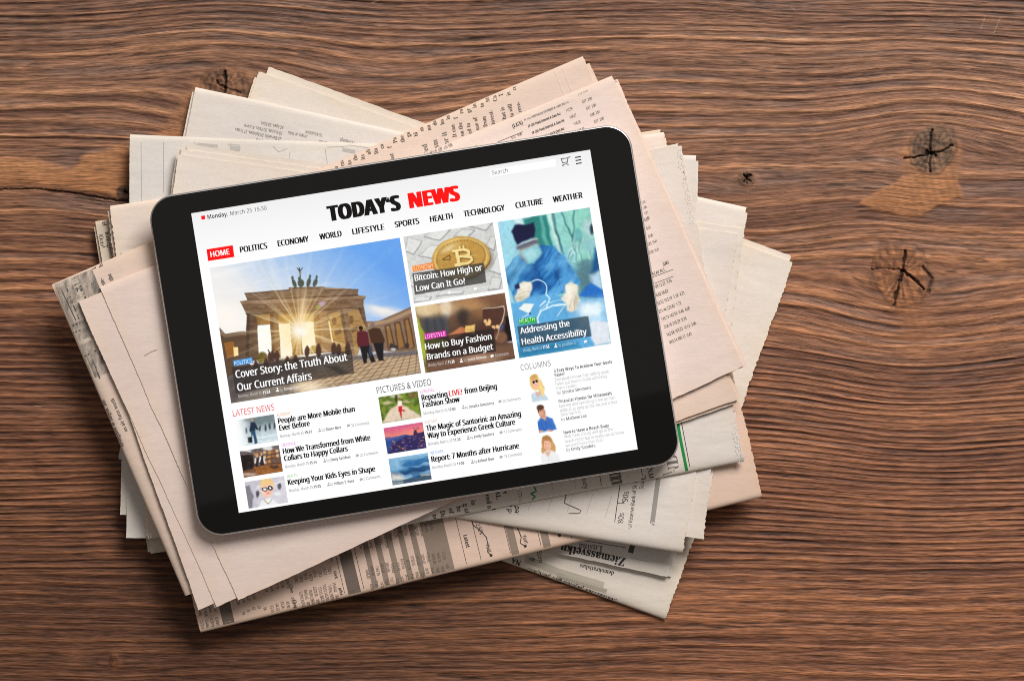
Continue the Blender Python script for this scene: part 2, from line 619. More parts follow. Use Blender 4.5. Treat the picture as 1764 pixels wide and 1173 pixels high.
def smooth_sample(G, x, y, r=0.0022):
    s = 0
    for (dx, dy) in ((0, 0), (r, 0), (-r, 0), (0, r), (0, -r), (r * .7, r * .7), (-r * .7, r * .7), (r * .7, -r * .7), (-r * .7, -r * .7)):
        s = s + bilin(G, x + dx, y + dy)
    return s / 9


SERIF_INK = plain_mat('serif_ink', tuple(lin((104, 92, 84))), 0.85, 0, 0.1)
INK = plain_mat('newspaper_ink', (0.055, 0.05, 0.047), 0.85, 0, 0.1)
FAINT = plain_mat('faint_show_through', tuple(lin((182, 177, 172))), 0.9, 0, 0.1)


class Paper:
    seq = 0

    def __init__(self, label, quad, z0, col, T=0.0021, folds='tb', K=4, leaves=None, jag=(0.0, 0.0), mats=None, wr=1.0, ripple=0.00022, fw=0.0026, lift=1.0):
        """quad: TL, TR, BR, BL in photograph pixels; folds: rounded edges among t b l r; leaves: per-leaf pixel quads"""
        global H
        self.T, self.folds, self.seed = T, folds, 100 + 13 * Paper.seq
        Paper.seq += 1
        self.z0 = z0
        self.fw = fw
        self.lift = lift
        self.quad = np.array([px2w(x, y, z0) for x, y in quad]).astype(float)
        for pas in range(2):
            self.settle(T)
            zc = smooth_sample(self.B, self.quad[:, 0], self.quad[:, 1]) + T
            self.quad = np.array([px2w(x, y, z) for (x, y), z in zip(quad, zc)]).astype(float)
        self.zc = zc
        Q, M = self.quad, self.M
        H = np.where(M, self.B0 + T + 0.00035, H)
        self.root = bpy.data.objects.new('folded_newspaper', None)
        self.root.empty_display_size = 0.02
        COL.objects.link(self.root)
        c = Q.mean(0)
        self.c = np.array([c[0], c[1], float(np.min(self.B[M]))])
        self.root.location = self.c
        self.root['label'] = label
        self.root['category'] = 'newspaper'
        self.root['group'] = 'folded newspapers stacked under the tablet'
        self.mat = paper_mat('newsprint', col)
        self.wr = wr
        self.ripple = ripple
        self.inks = {}
        self.where = {}
        for k in range(K):
            q = Q if leaves is None or k >= len(leaves) or leaves[k] is None else np.array([px2w(x, y, z) for (x, y), z in zip(leaves[k], zc)])
            self.leaf(k, K, q, jag, leaves is not None and k < len(leaves) and leaves[k] is not None)

    def settle(self, T):
        Q = self.quad
        M = inpoly(HX, HY, [tuple(p) for p in Q]) | (polydist(HX, HY, [tuple(p) for p in Q]) < GS * 0.8)
        O = maxf(H)
        # obstacle problem: paper hangs on what lies below, sagging under its weight
        B = np.where(M, np.maximum(O, np.max(O[M])), H)
        Mf = M.astype(float)
        for it in range(700):
            B = np.where(M, np.maximum(O, shift_avg(B, Mf) - 3.2e-6), B)
        # extend beyond the rim so that sampling near it is clean
        E, EM = B.copy(), M.copy()
        E[~M] = 0
        for it in range(5):
            a = shift_avg(E, EM.astype(float))
            g = EM | (np.abs(shift_avg(EM.astype(float), np.ones_like(E))) > 0)
            E = np.where(EM, E, np.where(g, a, E))
            EM = g
        self.B = np.where(EM, E, B)
        self.M, self.B0 = M, B

    def wrinkle(self, x, y, k):
        s = self.seed + k * 3
        w = fbm(x * 22, y * 22, s, 3) - .5
        d = self.quad[1] - self.quad[0]
        d = d / np.hypot(*d)
        u, v = x * d[0] + y * d[1], -x * d[1] + y * d[0]
        w2 = fbm(u * 30, v * 110, s + 1, 2) - .5
        w3 = fbm(u * 160, v * 420, s + 2, 2) - .5
        return self.wr * (0.0007 * w + 0.00030 * w2 + self.ripple * 0.55 * w3)

    def dist(self, x, y, e, q=None):
        q = self.quad if q is None else q
        i = 'trbl'.index(e)
        a, b = q[i], q[(i + 1) % 4]
        d = b - a
        L = np.hypot(*d)
        # inward distance (quad runs clockwise seen from above)
        return -((x - a[0]) * -d[1] + (y - a[1]) * d[0]) / L

    def drop(self, x, y, q=None):
        R = self.T * 0.7
        z = 0
        for e in self.folds:
            d = np.clip(self.dist(x, y, e, q) / self.fw, 0, 1)
            z = z + R * (1 - np.sqrt(np.maximum(1 - (1 - d) ** 2, 0)))
            d2 = np.clip(self.dist(x, y, e, q), 0, 0.016)
            z = z + 0.00045 * (1 - d2 / 0.016) ** 2
        return np.minimum(z, self.T * 0.8)

    def ztop(self, x, y, q=None):
        return smooth_sample(self.B, x, y) + self.T + self.wrinkle(x, y, 0) - self.drop(x, y, q)

    def leaf(self, k, K, q, jag, explicit):
        rs = np.random.default_rng(self.seed * 7 + k)
        q = q.copy()
        ex = (q[1] - q[0]) / np.hypot(*(q[1] - q[0]))
        ey = (q[3] - q[0]) / np.hypot(*(q[3] - q[0]))
        R = self.T * 0.7
        # inner sheets sit a little differently inside the fold
        if k > 0:
            ins = {'t': (0, 1, 1), 'b': (3, 2, -1)}
            for e in 'tb':
                i, j, s = ins[e]
                o = self.fw * 1.05 if e in self.folds else rs.uniform(-0.0012, 0.0010)
                q[i] += ey * s * o
                q[j] += ey * s * (o + (rs.uniform(-0.0006, 0.0006) if e not in self.folds else 0))
            if not explicit:
                for e, (i, j, s) in {'l': (0, 3, 1), 'r': (1, 2, -1)}.items():
                    if e in self.folds:
                        q[i] += ex * s * self.fw * 1.05
                        q[j] += ex * s * self.fw * 1.05
                    else:
                        o = rs.uniform(-0.0016, 0.0012)
                        q[i] += ex * s * (o + rs.uniform(-0.0004, 0.0004))
                        q[j] += ex * s * (o + rs.uniform(-0.0008, 0.0008))
        Lx = np.hypot(*(q[1] - q[0]))
        Ly = np.hypot(*(q[3] - q[0]))

        def ax(L, step):
            e = np.array([0, .00012, .0003, .0006, .001, .0015, .0022, .0032, .0045])
            n = int(L / step)
            return np.concatenate([e, np.linspace(.006, L - .006, n), L - e[::-1]]) / L

        us = ax(Lx, 0.0030)
        vs_ = ax(Ly, 0.0009)
        U, Vv = np.meshgrid(us, vs_)
        Pq = (q[0][None, None] * ((1 - U) * (1 - Vv))[..., None] + q[1][None, None] * (U * (1 - Vv))[..., None]
              + q[2][None, None] * (U * Vv)[..., None] + q[3][None, None] * ((1 - U) * Vv)[..., None])
        # torn, pinked ends
        vm = Vv * Ly
        for e, amp in (('l', jag[0]), ('r', jag[1])):
            if e in self.folds:
                continue
            sd = self.seed + k * 5 + (1 if e == 'r' else 0)
            tri = np.abs(((vm / 0.0026) + 0.5 * vn(vm / 0.01, 0 * vm, sd)) % 1 - .5) * 2
            j = amp * (tri - .5) * 0.9 + amp * 1.3 * (vn(vm / 0.0017, 0 * vm, sd + 2) - .5) + (0.00022 + amp * .5) * (vn(vm / 0.016, 0 * vm, sd + 3) - .5) * 2
            dd = (U if e == 'l' else 1 - U) * Lx
            w = np.clip(1 - dd / 0.0045, 0, 1) ** 2
            Pq = Pq + (j * w)[..., None] * (ex if e == 'r' else -ex)
        um = U * Lx
        for e in 'tb':
            sd = self.seed + k * 5 + (7 if e == 't' else 8)
            j = 0.00016 * (vn(um / 0.030, 0 * um, sd) - .5) * 2 + (0.00016 * (vn(um / 0.0016, 0 * um, sd + 1) - .5) * 2 if e not in self.folds else 0)
            dd = (Vv if e == 't' else 1 - Vv) * Ly
            w = np.clip(1 - dd / 0.0045, 0, 1) ** 2
            Pq = Pq + (j * w)[..., None] * (-ey if e == 't' else ey)
        x, y = Pq[..., 0], Pq[..., 1]
        base = smooth_sample(self.B, x, y)
        t = self.T / K
        wk = self.wrinkle(x, y, 0)
        zt = base + t * (K - k) + wk
        zb = base + t * (K - k - 1) + wk + 0.00003
        if k == 0:
            # distance to fold edges of this very sheet
            dz = 0
            for e in self.folds:
                dd = {'t': Vv * Ly, 'b': (1 - Vv) * Ly, 'l': U * Lx, 'r': (1 - U) * Lx}[e]
                d = np.clip(dd / self.fw, 0, 1)
                dz = dz + R * (1 - np.sqrt(np.maximum(1 - (1 - d) ** 2, 0)))
                dz = dz + 0.00045 * (1 - np.clip(dd, 0, 0.016) / 0.016) ** 2
                zb = np.where(dd < self.fw, base + 0.00006, zb)
            zt = np.maximum(zt - np.minimum(dz, self.T * .8), zb + 0.00012)
        else:
            dz = 0
            for e in self.folds:
                dd = {'t': Vv * Ly, 'b': (1 - Vv) * Ly, 'l': U * Lx, 'r': (1 - U) * Lx}[e]
                dz = dz + 0.00045 * (1 - np.clip(dd + self.fw, 0, 0.016) / 0.016) ** 2
            zt = np.maximum(zt - dz - 0.00008, base + 0.0001)
            zb = np.maximum(zb - dz - 0.00008, base + 0.00004)
            zt = np.maximum(zt, zb + 0.00008)
        # free ends of the sheets lift and flutter a little
        for e in 'lr':
            if e not in self.folds and k < K - 1:
                dd = (U if e == 'l' else 1 - U) * Lx
                lift = self.lift * 0.0005 * np.clip(1 - dd / 0.010, 0, 1) ** 2 * (vn(vm / 0.03, k + 0 * vm, self.seed + 77) - .25) * (1.6 - .4 * k)
                lift = np.maximum(lift, -t * 0.2)
                zt = zt + lift
                zb = zb + lift
        ny_, nx_ = U.shape
        top = np.stack([x, y, zt], -1).reshape(-1, 3) - self.c
        bot = np.stack([x, y, zb], -1).reshape(-1, 3) - self.c
        i0 = (np.arange(ny_ - 1)[:, None] * nx_ + np.arange(nx_ - 1)[None]).ravel()
        ft = np.stack([i0, i0 + nx_, i0 + nx_ + 1, i0 + 1], -1)
        n = len(top)
        rim = np.concatenate([np.arange(nx_), np.arange(1, ny_) * nx_ + nx_ - 1, (ny_ - 1) * nx_ + np.arange(nx_ - 2, -1, -1), np.arange(ny_ - 2, 0, -1) * nx_])
        wt, wb = top[rim], bot[rim]
        m_ = len(rim)
        a = np.arange(m_)
        b = np.roll(a, -1)
        wall = np.stack([2 * n + a, 2 * n + b, 2 * n + m_ + b, 2 * n + m_ + a], -1)
        V = np.concatenate([top, bot, wt, wb])
        o = mesh_obj('outer_sheet' if k == 0 else 'inner_sheet', V, [ft, ft[:, ::-1] + n, wall], self.mat, self.root, True)
        e = np.zeros(len(V), np.float32)
        dl = np.minimum(np.minimum(U, 1 - U) * Lx, np.minimum(Vv, 1 - Vv) * Ly)
        ee = np.exp(-dl / 0.006) * (0.4 + 0.9 * vn(x * 60, y * 60, self.seed + 9))
        e[:n] = ee.ravel()
        e[n:] = 1
        A = o.data.attributes.new('edge', 'FLOAT', 'POINT')
        A.data.foreach_set('value', e)

    # ---- printing, given in photograph pixels, laid on the sheet at its own height
    def put(self, kind, P2, F, mat, lift=0.00013):
        """P2: (n,2) pixel positions, F triangles or quads"""
        x, y = px2w(P2[:, 0], P2[:, 1], self.z0)
        for _ in range(2):
            x, y = px2w(P2[:, 0], P2[:, 1], self.ztop(x, y))
        q = [tuple(p) for p in self.quad]
        F = np.asarray(F)
        ok = inpoly(x, y, q) & (polydist(x, y, q) > 0.00025)
        F = F[ok[F].all(1)]
        if not len(F):
            return
        z = self.ztop(x, y) + lift
        V = np.stack([x, y, z], -1) - self.c
        if F.shape[1] == 4:
            F = np.concatenate([F[:, :3], F[:, [0, 2, 3]]])
        # counter-clockwise from above
        a, b, c = V[F[:, 0]], V[F[:, 1]], V[F[:, 2]]
        cr = (b[:, 0] - a[:, 0]) * (c[:, 1] - a[:, 1]) - (b[:, 1] - a[:, 1]) * (c[:, 0] - a[:, 0])
        F = np.where((cr < 0)[:, None], F[:, ::-1], F)
        c = P2.mean(0)
        if kind in ('printed_text', 'printed_rule', 'printed_sketch', 'perforation'):
            near = [k for k, (cx, cy) in self.where.items() if k[:2] == (kind, mat.name) and math.hypot(c[0] - cx, c[1] - cy) < 62]
            key = near[-1] if near else (kind, mat.name, len(self.inks))
            self.where[key] = c
        else:
            key = (kind, mat.name, len(self.inks))
        if key not in self.inks:
            self.inks[key] = (Geo(), mat)
        self.inks[key][0].add(V, F)

    def text(self, s, X, Y, deg, cap, sx=0.8, style='s', mat=None, kind='printed_text', strike=0.0):
        """deg: direction of reading in the picture, counter-clockwise from right"""
        V, F, w = text_geo(s, style)
        if not len(F):
            return
        c, sn = math.cos(math.radians(deg)), math.sin(math.radians(deg))
        for dx in ((0,) if not strike else (-strike, strike)):
            u, v = V[:, 0] * cap * sx + dx * cap, V[:, 1] * cap
            self.put(kind, np.stack([X + u * c - v * sn, Y - u * sn - v * c], -1), F, mat or INK)

    def strip(self, pts, w, mat, kind='printed_rule', step=9.0):
        P = []
        for (x0, y0), (x1, y1) in zip(pts[:-1], pts[1:]):
            n = max(1, int(math.hypot(x1 - x0, y1 - y0) / step))
            for i in range(n):
                P.append((x0 + (x1 - x0) * i / n, y0 + (y1 - y0) * i / n))
        P.append(pts[-1])
        P = np.array(P, float)
        d = np.gradient(P, axis=0)
        d = d / np.maximum(np.hypot(d[:, 0], d[:, 1]), 1e-9)[:, None]
        nrm = np.stack([-d[:, 1], d[:, 0]], -1)
        nw = max(1, int(w / 6))
        rows = [P + nrm * (w * (i / nw - .5)) for i in range(nw + 1)]
        V = np.concatenate(rows)
        n = len(P)
        F = []
        for r in range(nw):
            i = np.arange(n - 1) + r * n
            F.append(np.stack([i, i + 1, i + n + 1, i + n], -1))
        self.put(kind, V, np.concatenate(F), mat, 0.00008)

    def fringe(self, e, w, n, seed=1, t0=0.0, t1=1.0):
        """torn fibres along one end: small curled flakes of the sheet itself"""
        rs = np.random.default_rng(seed)
        i = 'trbl'.index(e)
        a, b = self.quad[i], self.quad[(i + 1) % 4]
        d = (b - a) / np.hypot(*(b - a))
        nrm = np.array([-d[1], d[0]])      # outwards for a clockwise quad
        L = np.hypot(*(b - a))
        g = Geo()
        for _ in range(n):
            c = a + d * L * (t0 + (t1 - t0) * rs.random()) - nrm * (-0.0004 + w * rs.random() ** 1.3)
            m = rs.integers(5, 8)
            th = np.sort(rs.random(m)) * 2 * np.pi
            rr = rs.uniform(0.0002, 0.0007) * rs.uniform(.6, 1.2, m)
            x = c[0] + rr * np.cos(th) * (1 + abs(d[0]))
            y = c[1] + rr * np.sin(th) * (1 + abs(d[1]))
            z = self.ztop(x, y, None) + 0.00004 + rs.uniform(0, 0.00012, m)
            V = np.stack([np.append(x, x.mean()), np.append(y, y.mean()), np.append(z, z.mean() + 0.00008)], -1) - self.c
            g.add(V, np.array([(m, k, (k + 1) % m) for k in range(m)]))
        V, F = g.out()
        mesh_obj('frayed_edge', V, F, self.mat, self.root, False)

    def finish(self):
        for key, (g, mat) in self.inks.items():
            kind = key[0]
            V, F = g.out()
            mesh_obj(kind, V, F, mat, self.root)


GREY_BAR = plain_mat('grey_printed_tint', tuple(lin((150, 132, 118))), 0.9, 0, 0.1)
DARK_BAR = plain_mat('dark_printed_tint', tuple(lin((118, 104, 94))), 0.9, 0, 0.1)
GREEN_INK = plain_mat('green_ink', tuple(lin((40, 140, 70))), 0.85, 0, 0.1)
MID_INK = plain_mat('grey_ink', tuple(lin((120, 112, 106))), 0.9, 0, 0.1)
SMUDGE = plain_mat('grey_photo_print', tuple(lin((128, 120, 110))), 0.9, 0, 0.1)
SMUDGE2 = plain_mat('dark_photo_print', tuple(lin((92, 88, 82))), 0.9, 0, 0.1)

J = 0.0005
# bottom of the stack first
Z2 = Paper('bottommost newspaper, torn end furthest right, smudged photo fold lowest right',
           [(446, 124), (1366, 452), (1146, 1067), (227, 737)], 0.003, (231, 219, 207), T=0.0025, folds='b', fw=0.0060, jag=(0.0002, J),
           leaves=[None, [(440, 130), (1359, 446), (1150, 1056), (235, 737)], [(462, 118), (1363, 445), (1145, 1062), (240, 737)]])
W4 = Paper('white newspaper with small upside-down lines of print at upper left, beneath the level one',
           [(337, 150), (1286, 357), (1151, 994), (205, 790)], 0.006, (224, 215, 208), folds='t', jag=(0.0001, 0.0003),
           leaves=[None, [(339, 152), (1283, 362), (1148, 985), (207, 780)]])
H1 = Paper('thin cream newspaper whose end with a few words of print peeps out at the left',
           [(164, 381), (1137, 223), (1227, 790), (259, 953)], 0.008, (216, 200, 182), T=0.0015, folds='t', jag=(0.0001, 0.0003))
W3 = Paper('white newspaper lying level with the table edge, faint sketches along its top fold',
           [(224, 232), (1199, 268), (1195, 926), (217, 926)], 0.011, (221, 214, 208), folds='t', jag=(0.0001, 0.0002),
           leaves=[None, [(226, 236), (1193, 270), (1190, 920), (207, 887)], None])
C1 = Paper('cream newspaper with a frayed short end left of the tablet top corner',
           [(190, 354), (1145, 228), (1212, 800), (259, 926)], 0.0135, (232, 215, 203), folds='t', jag=(J, 0.0003),
           leaves=[None, [(198, 354), (1137, 229), (1205, 800), (263, 924)], [(192, 356), (1140, 231), (1205, 800), (256, 927)]])
P4 = Paper('salmon financial newspaper with price tables and grey bars along its lower edge',
           [(212, 530), (1176, 300), (1313, 857), (345, 1090)], 0.014, (227, 198, 180), folds='b', jag=(0.0002, J))
W2 = Paper('white newspaper with a grey line chart and decades marked, its lower right corner hanging free',
           [(309, 256), (1282, 397), (1207, 943), (234, 804)], 0.018, (227, 216, 207), T=0.0023, folds='b', fw=0.0040, jag=(0.0002, J),
           K=5, leaves=[[(306, 266), (1272, 404), (1176, 953), (236, 806)], [(311, 259), (1282, 398), (1207, 943), (238, 804)], [(322, 250), (1279, 393), (1203, 941), (238, 800)]])
W1 = Paper('white newspaper with a green stripe and large letters beneath the lower right tablet corner',
           [(210, 433), (1171, 250), (1281, 795), (318, 976)], 0.021, (226, 215, 207), folds='b', fw=0.0050, jag=(0.0004, 0.0008),
           leaves=[None, [(214, 440), (1168, 247), (1276, 792), (320, 974)], [(212, 448), (1150, 244), (1279, 790), (320, 972)]])
NB = Paper('pinkish newspaper with large print on its upper fold, grey photo at its left corner',
           [(88, 490), (1003, 97), (1271, 688), (318, 1026)], 0.022, (228, 204, 189), T=0.0022, folds='tl', fw=0.0042, jag=(0.0001, 0.0003))
P1 = Paper('topmost newspaper, pale pink with tables of small figures, directly under the tablet',
           [(131, 511), (1055, 130), (1281, 632), (372, 1046)], 0.0245, (232, 211, 201), T=0.0018, folds='t', jag=(0.00016, 0.0002), wr=0.8, K=6, lift=0.15,
           leaves=[[(171, 495), (1055, 130), (1281, 631), (410, 1034)], [(131, 511), (1052, 133), (1279, 631), (374, 1046)], [(150, 512), (1050, 133), (1277, 630), (342, 1050)]])

W1.fringe('r', 0.0030, 420, 3)
# --- printing: topmost pink paper
TORN = plain_mat('torn_fibre', tuple(lin((232, 206, 190))), 0.95, 0, 0.05)
P1.strip([(248, 611), (258, 605), (270, 601)], 1.6, TORN, 'torn_slit', 3)
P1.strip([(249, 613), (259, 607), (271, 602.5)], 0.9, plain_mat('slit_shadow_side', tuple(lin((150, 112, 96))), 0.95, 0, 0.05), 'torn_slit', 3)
rs = np.random.default_rng(5)
a1 = 22.4


def along(x0, y0, deg, u, v):
    c, s = math.cos(math.radians(deg)), math.sin(math.radians(deg))
    return x0 + u * c + v * s, y0 - u * s + v * c


P1.text('(LUX)', 884, 221, a1, 6.5, 0.75, 's', strike=.03)
rows = [('FP CAF Alternative Strategies A Class Inc', '109.98', '0.10  0.52'), ('FP CAF Fixed Interest A class Acc', '112.99', '0.07  2.80'),
        ('FP CAF Fixed Interest A class Inc', '100.27', '0.07  2.80'), ('FP CAF UK Equity B class Acc', '114.50', '0.08  2.81'), ('FP CAF UK Equity B class Inc', '101.40', '0.07  2.80')]
for i, (n_, p_, q_) in enumerate(rows):
    x, y = along(904, 209, a1, i * 2.0, i * 13.2)
    P1.text(n_, x, y, a1, 4.6, 0.58, 'b')
    x, y = along(969, 182, a1, i * 2.0, i * 13.2)
    P1.text(p_, x, y, a1, 4.8, 0.6, 'r')
    x, y = along(997, 167, a1, i * 2.0, i * 13.2)
    P1.text(q_, x, y, a1, 4.8, 0.62, 'r')
P1.strip([along(858, 245, a1, 0, 0), along(858, 245, a1, 46, 0)], 0.9, INK)
P1.text('0.32   0.00', 882, 240, a1, 4.8, 0.62, 'r')
P1.text('(Luxembourg)', 786, 270, a1, 5.6, 0.75, 'b')
for i in range(7):
    x, y = along(742, 268, a1, i * 9, 6)
    P1.text(['1.31', '0.31', '-0.10'][i % 3] + '  0.00', x - 30 + 9 * (i % 2), y + 2, a1, 4.2, 0.6, 'r')
nums = ['0.31', '0.31', '0.38', '0.05  0.41', '0.00  0.31']
for i, t_ in enumerate(nums):
    x, y = 1111 + i * 3.5 - 6 * (i > 2), 382 + i * 14.0
    P1.text(t_, x, y, a1, 5.0, 0.62, 'r')
P1.text('(UK)', 1143, 458, a1, 5.6, 0.7, 'b')
P1.text('Fund ECAV ALT.', 1113, 480, a1, 5.4, 0.68, 'r')
for dy in (0, 12):
    P1.strip([(1118, 480 + dy), (1160, 464 + dy)], 0.8, INK)
tab = ['130.93 12.23  3.76', '276.02 24.82', '152.52 153.19  1.18  4.31', '221.46 223.83  1.72', '145.73 147.55  0.48  4.05', '218.10 218.29  0.70', '162.58 163.23  -0.13  3.96', '493.14 495.12  0.41']
for i, t_ in enumerate(tab):
    P1.text(t_, 1122 + i * 4.6, 500 + i * 13.2, a1, 5.4, 0.62, 'r')
for i in range(4):   # first lines of the hidden columns, by the tablet's edge
    P1.text('1.05', 1106 + i * 2.5, 352 + i * 9, a1, 4.4, .6, 'r')
# --- pinkish paper under it: big serif lines standing across the upper fold, photo at the left corner
aN = 23.3
col1 = ['au', 'ral', 'As', 'the', 'its', 'ali', 'lin', 'car', 'f', 'Par', 'the', 'gat', 'bl', 'm', 'nu', 'de', 'ho', 'im', 'f', 'rol', 'gr', 'in', 'to', 'M', 'Ca', '11(', 'is', 'cut']
for i, t_ in enumerate(col1):
    x, y = along(571, 294.5, aN + .5, i * 12.45, 0)
    P = along(x, y, aN + 90, -2 + 4 * (i % 2), 0)
    NB.text(t_ if i else 'au', P[0] + 12, P[1] - 2, aN + 82, 7.2, 0.82, 's', SERIF_INK)
col2 = [(632, 302, 'of g'), (648, 297, 'of'), (662, 292, 'th'), (684, 280, 'most'), (790, 234, 'It can'), (803, 232, 'on the'), (816, 228, 'ed to'), (829, 222, 'use of'), (843, 216, 'from'), (856, 212, 'invest-'),
        (876, 206, 'that is'), (889, 202, 'lia will'), (903, 197, 'I reve-')]
for (x, y, t_) in col2:
    NB.text(t_, x - 3, y + 2, aN + 78, 7.2, 0.84, 's', SERIF_INK)
for (x, y, t_, c_) in ((740, 268, 'sted', 12.5), (757, 258, 'ism', 12.5), (774, 248, 'or it', 12.5)):
    NB.text(t_, x, y, aN + 80, c_ * .74, 0.9, 's', MID_INK)
# torn strip marks near its right end
for dx in (0, 13):
    pts = [(952 + dx + 1.2 * math.sin(i * 2.1), 112 - dx * .45 + i * 5 + 0.3 * i) for i in range(11)]
    NB.strip([(p[0] + i * 2.0, p[1]) for i, p in enumerate(pts)], 1.6, TORN, 'torn_edge', 5)
aL = aN + 90 - 3
NB.text('strongmen in Saigon. But', 214, 768, 180 - 67.0, 6.8, 0.80, 's', SERIF_INK)
NB.text('an air force worth', 220, 742, 180 - 67.0, 6.8, 0.80, 's', SERIF_INK)
NB.text('the', 196, 482, 115, 7.6, 0.86, 's')
NB.text('em-', 183, 492, 115, 7.6, 0.86, 's')
NB.text('is', 166, 462, 115, 7.6, 0.86, 's')
NB.text('by', 178, 458, 115, 7.6, 0.86, 's')
HALF, N, L, P = new_mat('halftone_photo')
tc = N.new('ShaderNodeTexCoord')
mp = N.new('ShaderNodeMapping')
mp.inputs['Rotation'].default_value = (0, 0, math.radians(-23))
mp.inputs['Scale'].default_value = (260, 90, 1)
L.new(tc.outputs['Object'], mp.inputs['Vector'])
nz = N.new('ShaderNodeTexNoise')
nz.inputs['Scale'].default_value = 1
nz.inputs['Detail'].default_value = 5
nz.inputs['Roughness'].default_value = 0.75
L.new(mp.outputs['Vector'], nz.inputs['Vector'])
rp = N.new('ShaderNodeValToRGB')
rp.color_ramp.elements[0].position = 0.36
rp.color_ramp.elements[0].color = (*lin((122, 114, 106)), 1)
rp.color_ramp.elements[1].position = 0.62
rp.color_ramp.elements[1].color = (*lin((208, 190, 174)), 1)
L.new(nz.outputs['Fac'], rp.inputs['Fac'])
L.new(rp.outputs['Color'], P.inputs['Base Color'])
P.inputs['Roughness'].default_value = 0.9
P.inputs['Specular IOR Level'].default_value = 0.1
NB.strip([(122, 474), (189, 640)], 76, HALF, 'printed_photo', 4)
NB.strip([(128, 482), (140, 510), (134, 520)], 12, plain_mat('pale_printed_patch', tuple(lin((206, 190, 174))), 0.9, 0, .1), 'printed_photo', 3)
NB.strip([(136, 592), (172, 576)], 7, plain_mat('pale_printed_patch', tuple(lin((210, 194, 178))), 0.9, 0, .1), 'printed_photo', 3)
for (p, w, m_) in ([((104, 496), (131, 552)), 1.8, SMUDGE2], [((112, 489), (136, 550)), 2.4, SMUDGE2], [((128, 478), (134, 502), (158, 489)), 2.6, SMUDGE2], [((120, 563), (152, 550)), 4, SMUDGE2], [((126, 574), (156, 561)), 2.2, SMUDGE2],
                   [((140, 614), (150, 640), (160, 656)), 2.6, SMUDGE2], [((146, 614), (166, 603)), 2.2, SMUDGE2], [((162, 624), (172, 652)), 2.4, SMUDGE2], [((138, 492), (150, 520), (146, 540)), 3.5, SMUDGE2]):
    NB.strip(list(p), w, m_, 'printed_photo', 5)
# --- thin cream paper at the left
H1.text('homegrown w', 181, 400, -80, 7.6, 0.84, 's')
H1.text('(October 1, by', 169.5, 404, -79, 7.6, 0.84, 's')
H1.text('el', 176, 383, -80, 7.6, 0.84, 's')
# --- white paper with upside-down lines
aU = 180 - 12.0
for (x, y, t_) in ((489, 219, '32.Eges, 33.Sijas.'), (487, 229, '29.Kurpes, 30.Palts, 31.Cere.'), (485, 238.5, '22.Barvedis, 24.Sabities, 27.Triass.'), (481, 248, '17.Katls, 18.Svira'), (478, 257, '12.Aksioma'),
                   (556, 232, '15.Nolaideni'), (530, 234.5, 'cinats, ar labu'), (612, 245, '13.Pieslegt.'), (566, 246, 'dzinats')):
    W4.text(t_, x, y - 1, aU, 5.2, 0.72, 'r', MID_INK)
W4.text('Ziemassvetku', 1078, 961, aU - 0.5, 14.5, 0.9, 's', strike=.03)
Z2.text('demokratiskas', 1058, 984, aU - 1, 7.6, 0.85, 's')
W4.text('Lusina', 1038, 940, aU + 6, 11, 0.85, 's', MID_INK)
W4.strip([(985, 927), (1078, 943)], 1.2, MID_INK)
W4.strip([(1090, 938), (1086, 952)], 9, SMUDGE2, 'printed_photo', 4)
for i in range(2):
    W4.strip([(1086 + i * 60, 960), (1120 + i * 40, 968)], 1.0, FAINT)
# --- level white paper: faint show-through boxes, a second sheet's step with its shadow drawn as a line
for p in ([(282, 245), (282, 330)], [(243, 236), (244, 350)], [(335, 246), (345, 260)], [(392, 250), (412, 250), (412, 265)], [(470, 252), (480, 262), (495, 256)], [(500, 262), (496, 285)], [(560, 256), (564, 282)],
          [(563, 254), (600, 252)], [(590, 254), (596, 262)], [(340, 258), (372, 262)], [(398, 246), (398, 268)], [(600, 250), (640, 256)]):
    W3.strip(p, 1.1, FAINT)
for p, w in (([(340, 249), (375, 252)], 5), ([(396, 256), (414, 256)], 8), ([(590, 258), (612, 262)], 6)):
    W3.strip(p, w, plain_mat('faint_print_tint', tuple(lin((186, 181, 175))), 0.95, 0, 0.05), 'printed_sketch')
# --- white paper with green stripe, large letters along its lower fold
aW = 10.6
W1.strip([(1166, 720), (1172, 755), (1184, 815)], 5.2, GREEN_INK, 'printed_stripe', 4)
W1.strip([(1173, 722), (1190, 813)], 1.2, INK)
W1.text('N', 1140, 815, -80 + 8, 22, 0.85, 's', MID_INK)
W1.text('ND', 1172, 818, 100, 19, 0.95, 's', MID_INK)
W1.text('NAL', 1116, 840, 100, 9, 0.8, 's')
W1.text('JOURNAL', 1110, 778, -80, 9, 0.8, 's')
W1.text('mo', 1049, 812, -80, 28, 0.82, 's', MID_INK, strike=.03)
W1.strip([(1030, 800), (1036, 836)], 1.0, INK)
W1.strip([(1101, 790), (1108, 826)], 1.0, INK)
W1.text('treasury b', 999, 808, -78, 8, 0.8, 'r')
for x in (948, 988):
    W1.strip([(x, 820), (x + 7, 862)], 0.7, FAINT)
W1.strip([(897, 845), (904, 876)], 0.8, INK)
for i in range(7):
    W1.strip([(895 + i * .9, 846 + i * 4), (891 + i * .9, 847 + i * 4)], 0.8, INK)
gl = [(920, 838), (924, 846), (914, 850), (922, 855), (916, 861), (921, 867), (912, 870), (914, 876), (905, 872)]
W1.strip(gl, 2.4, GREEN_INK, 'printed_stripe', 3)
for (x, y, t_) in ((836, 852, 'end a'), (853, 846, 'AL.'), (866, 842, 've'), (811, 862, 'in'), (798, 868, 'g of'), (786, 872, 'he'), (773, 876, 'of'), (758, 880, 'De'), (745, 886, 'ne')):
    W1.text(t_, x, y, -80, 8.5, 0.85, 's')
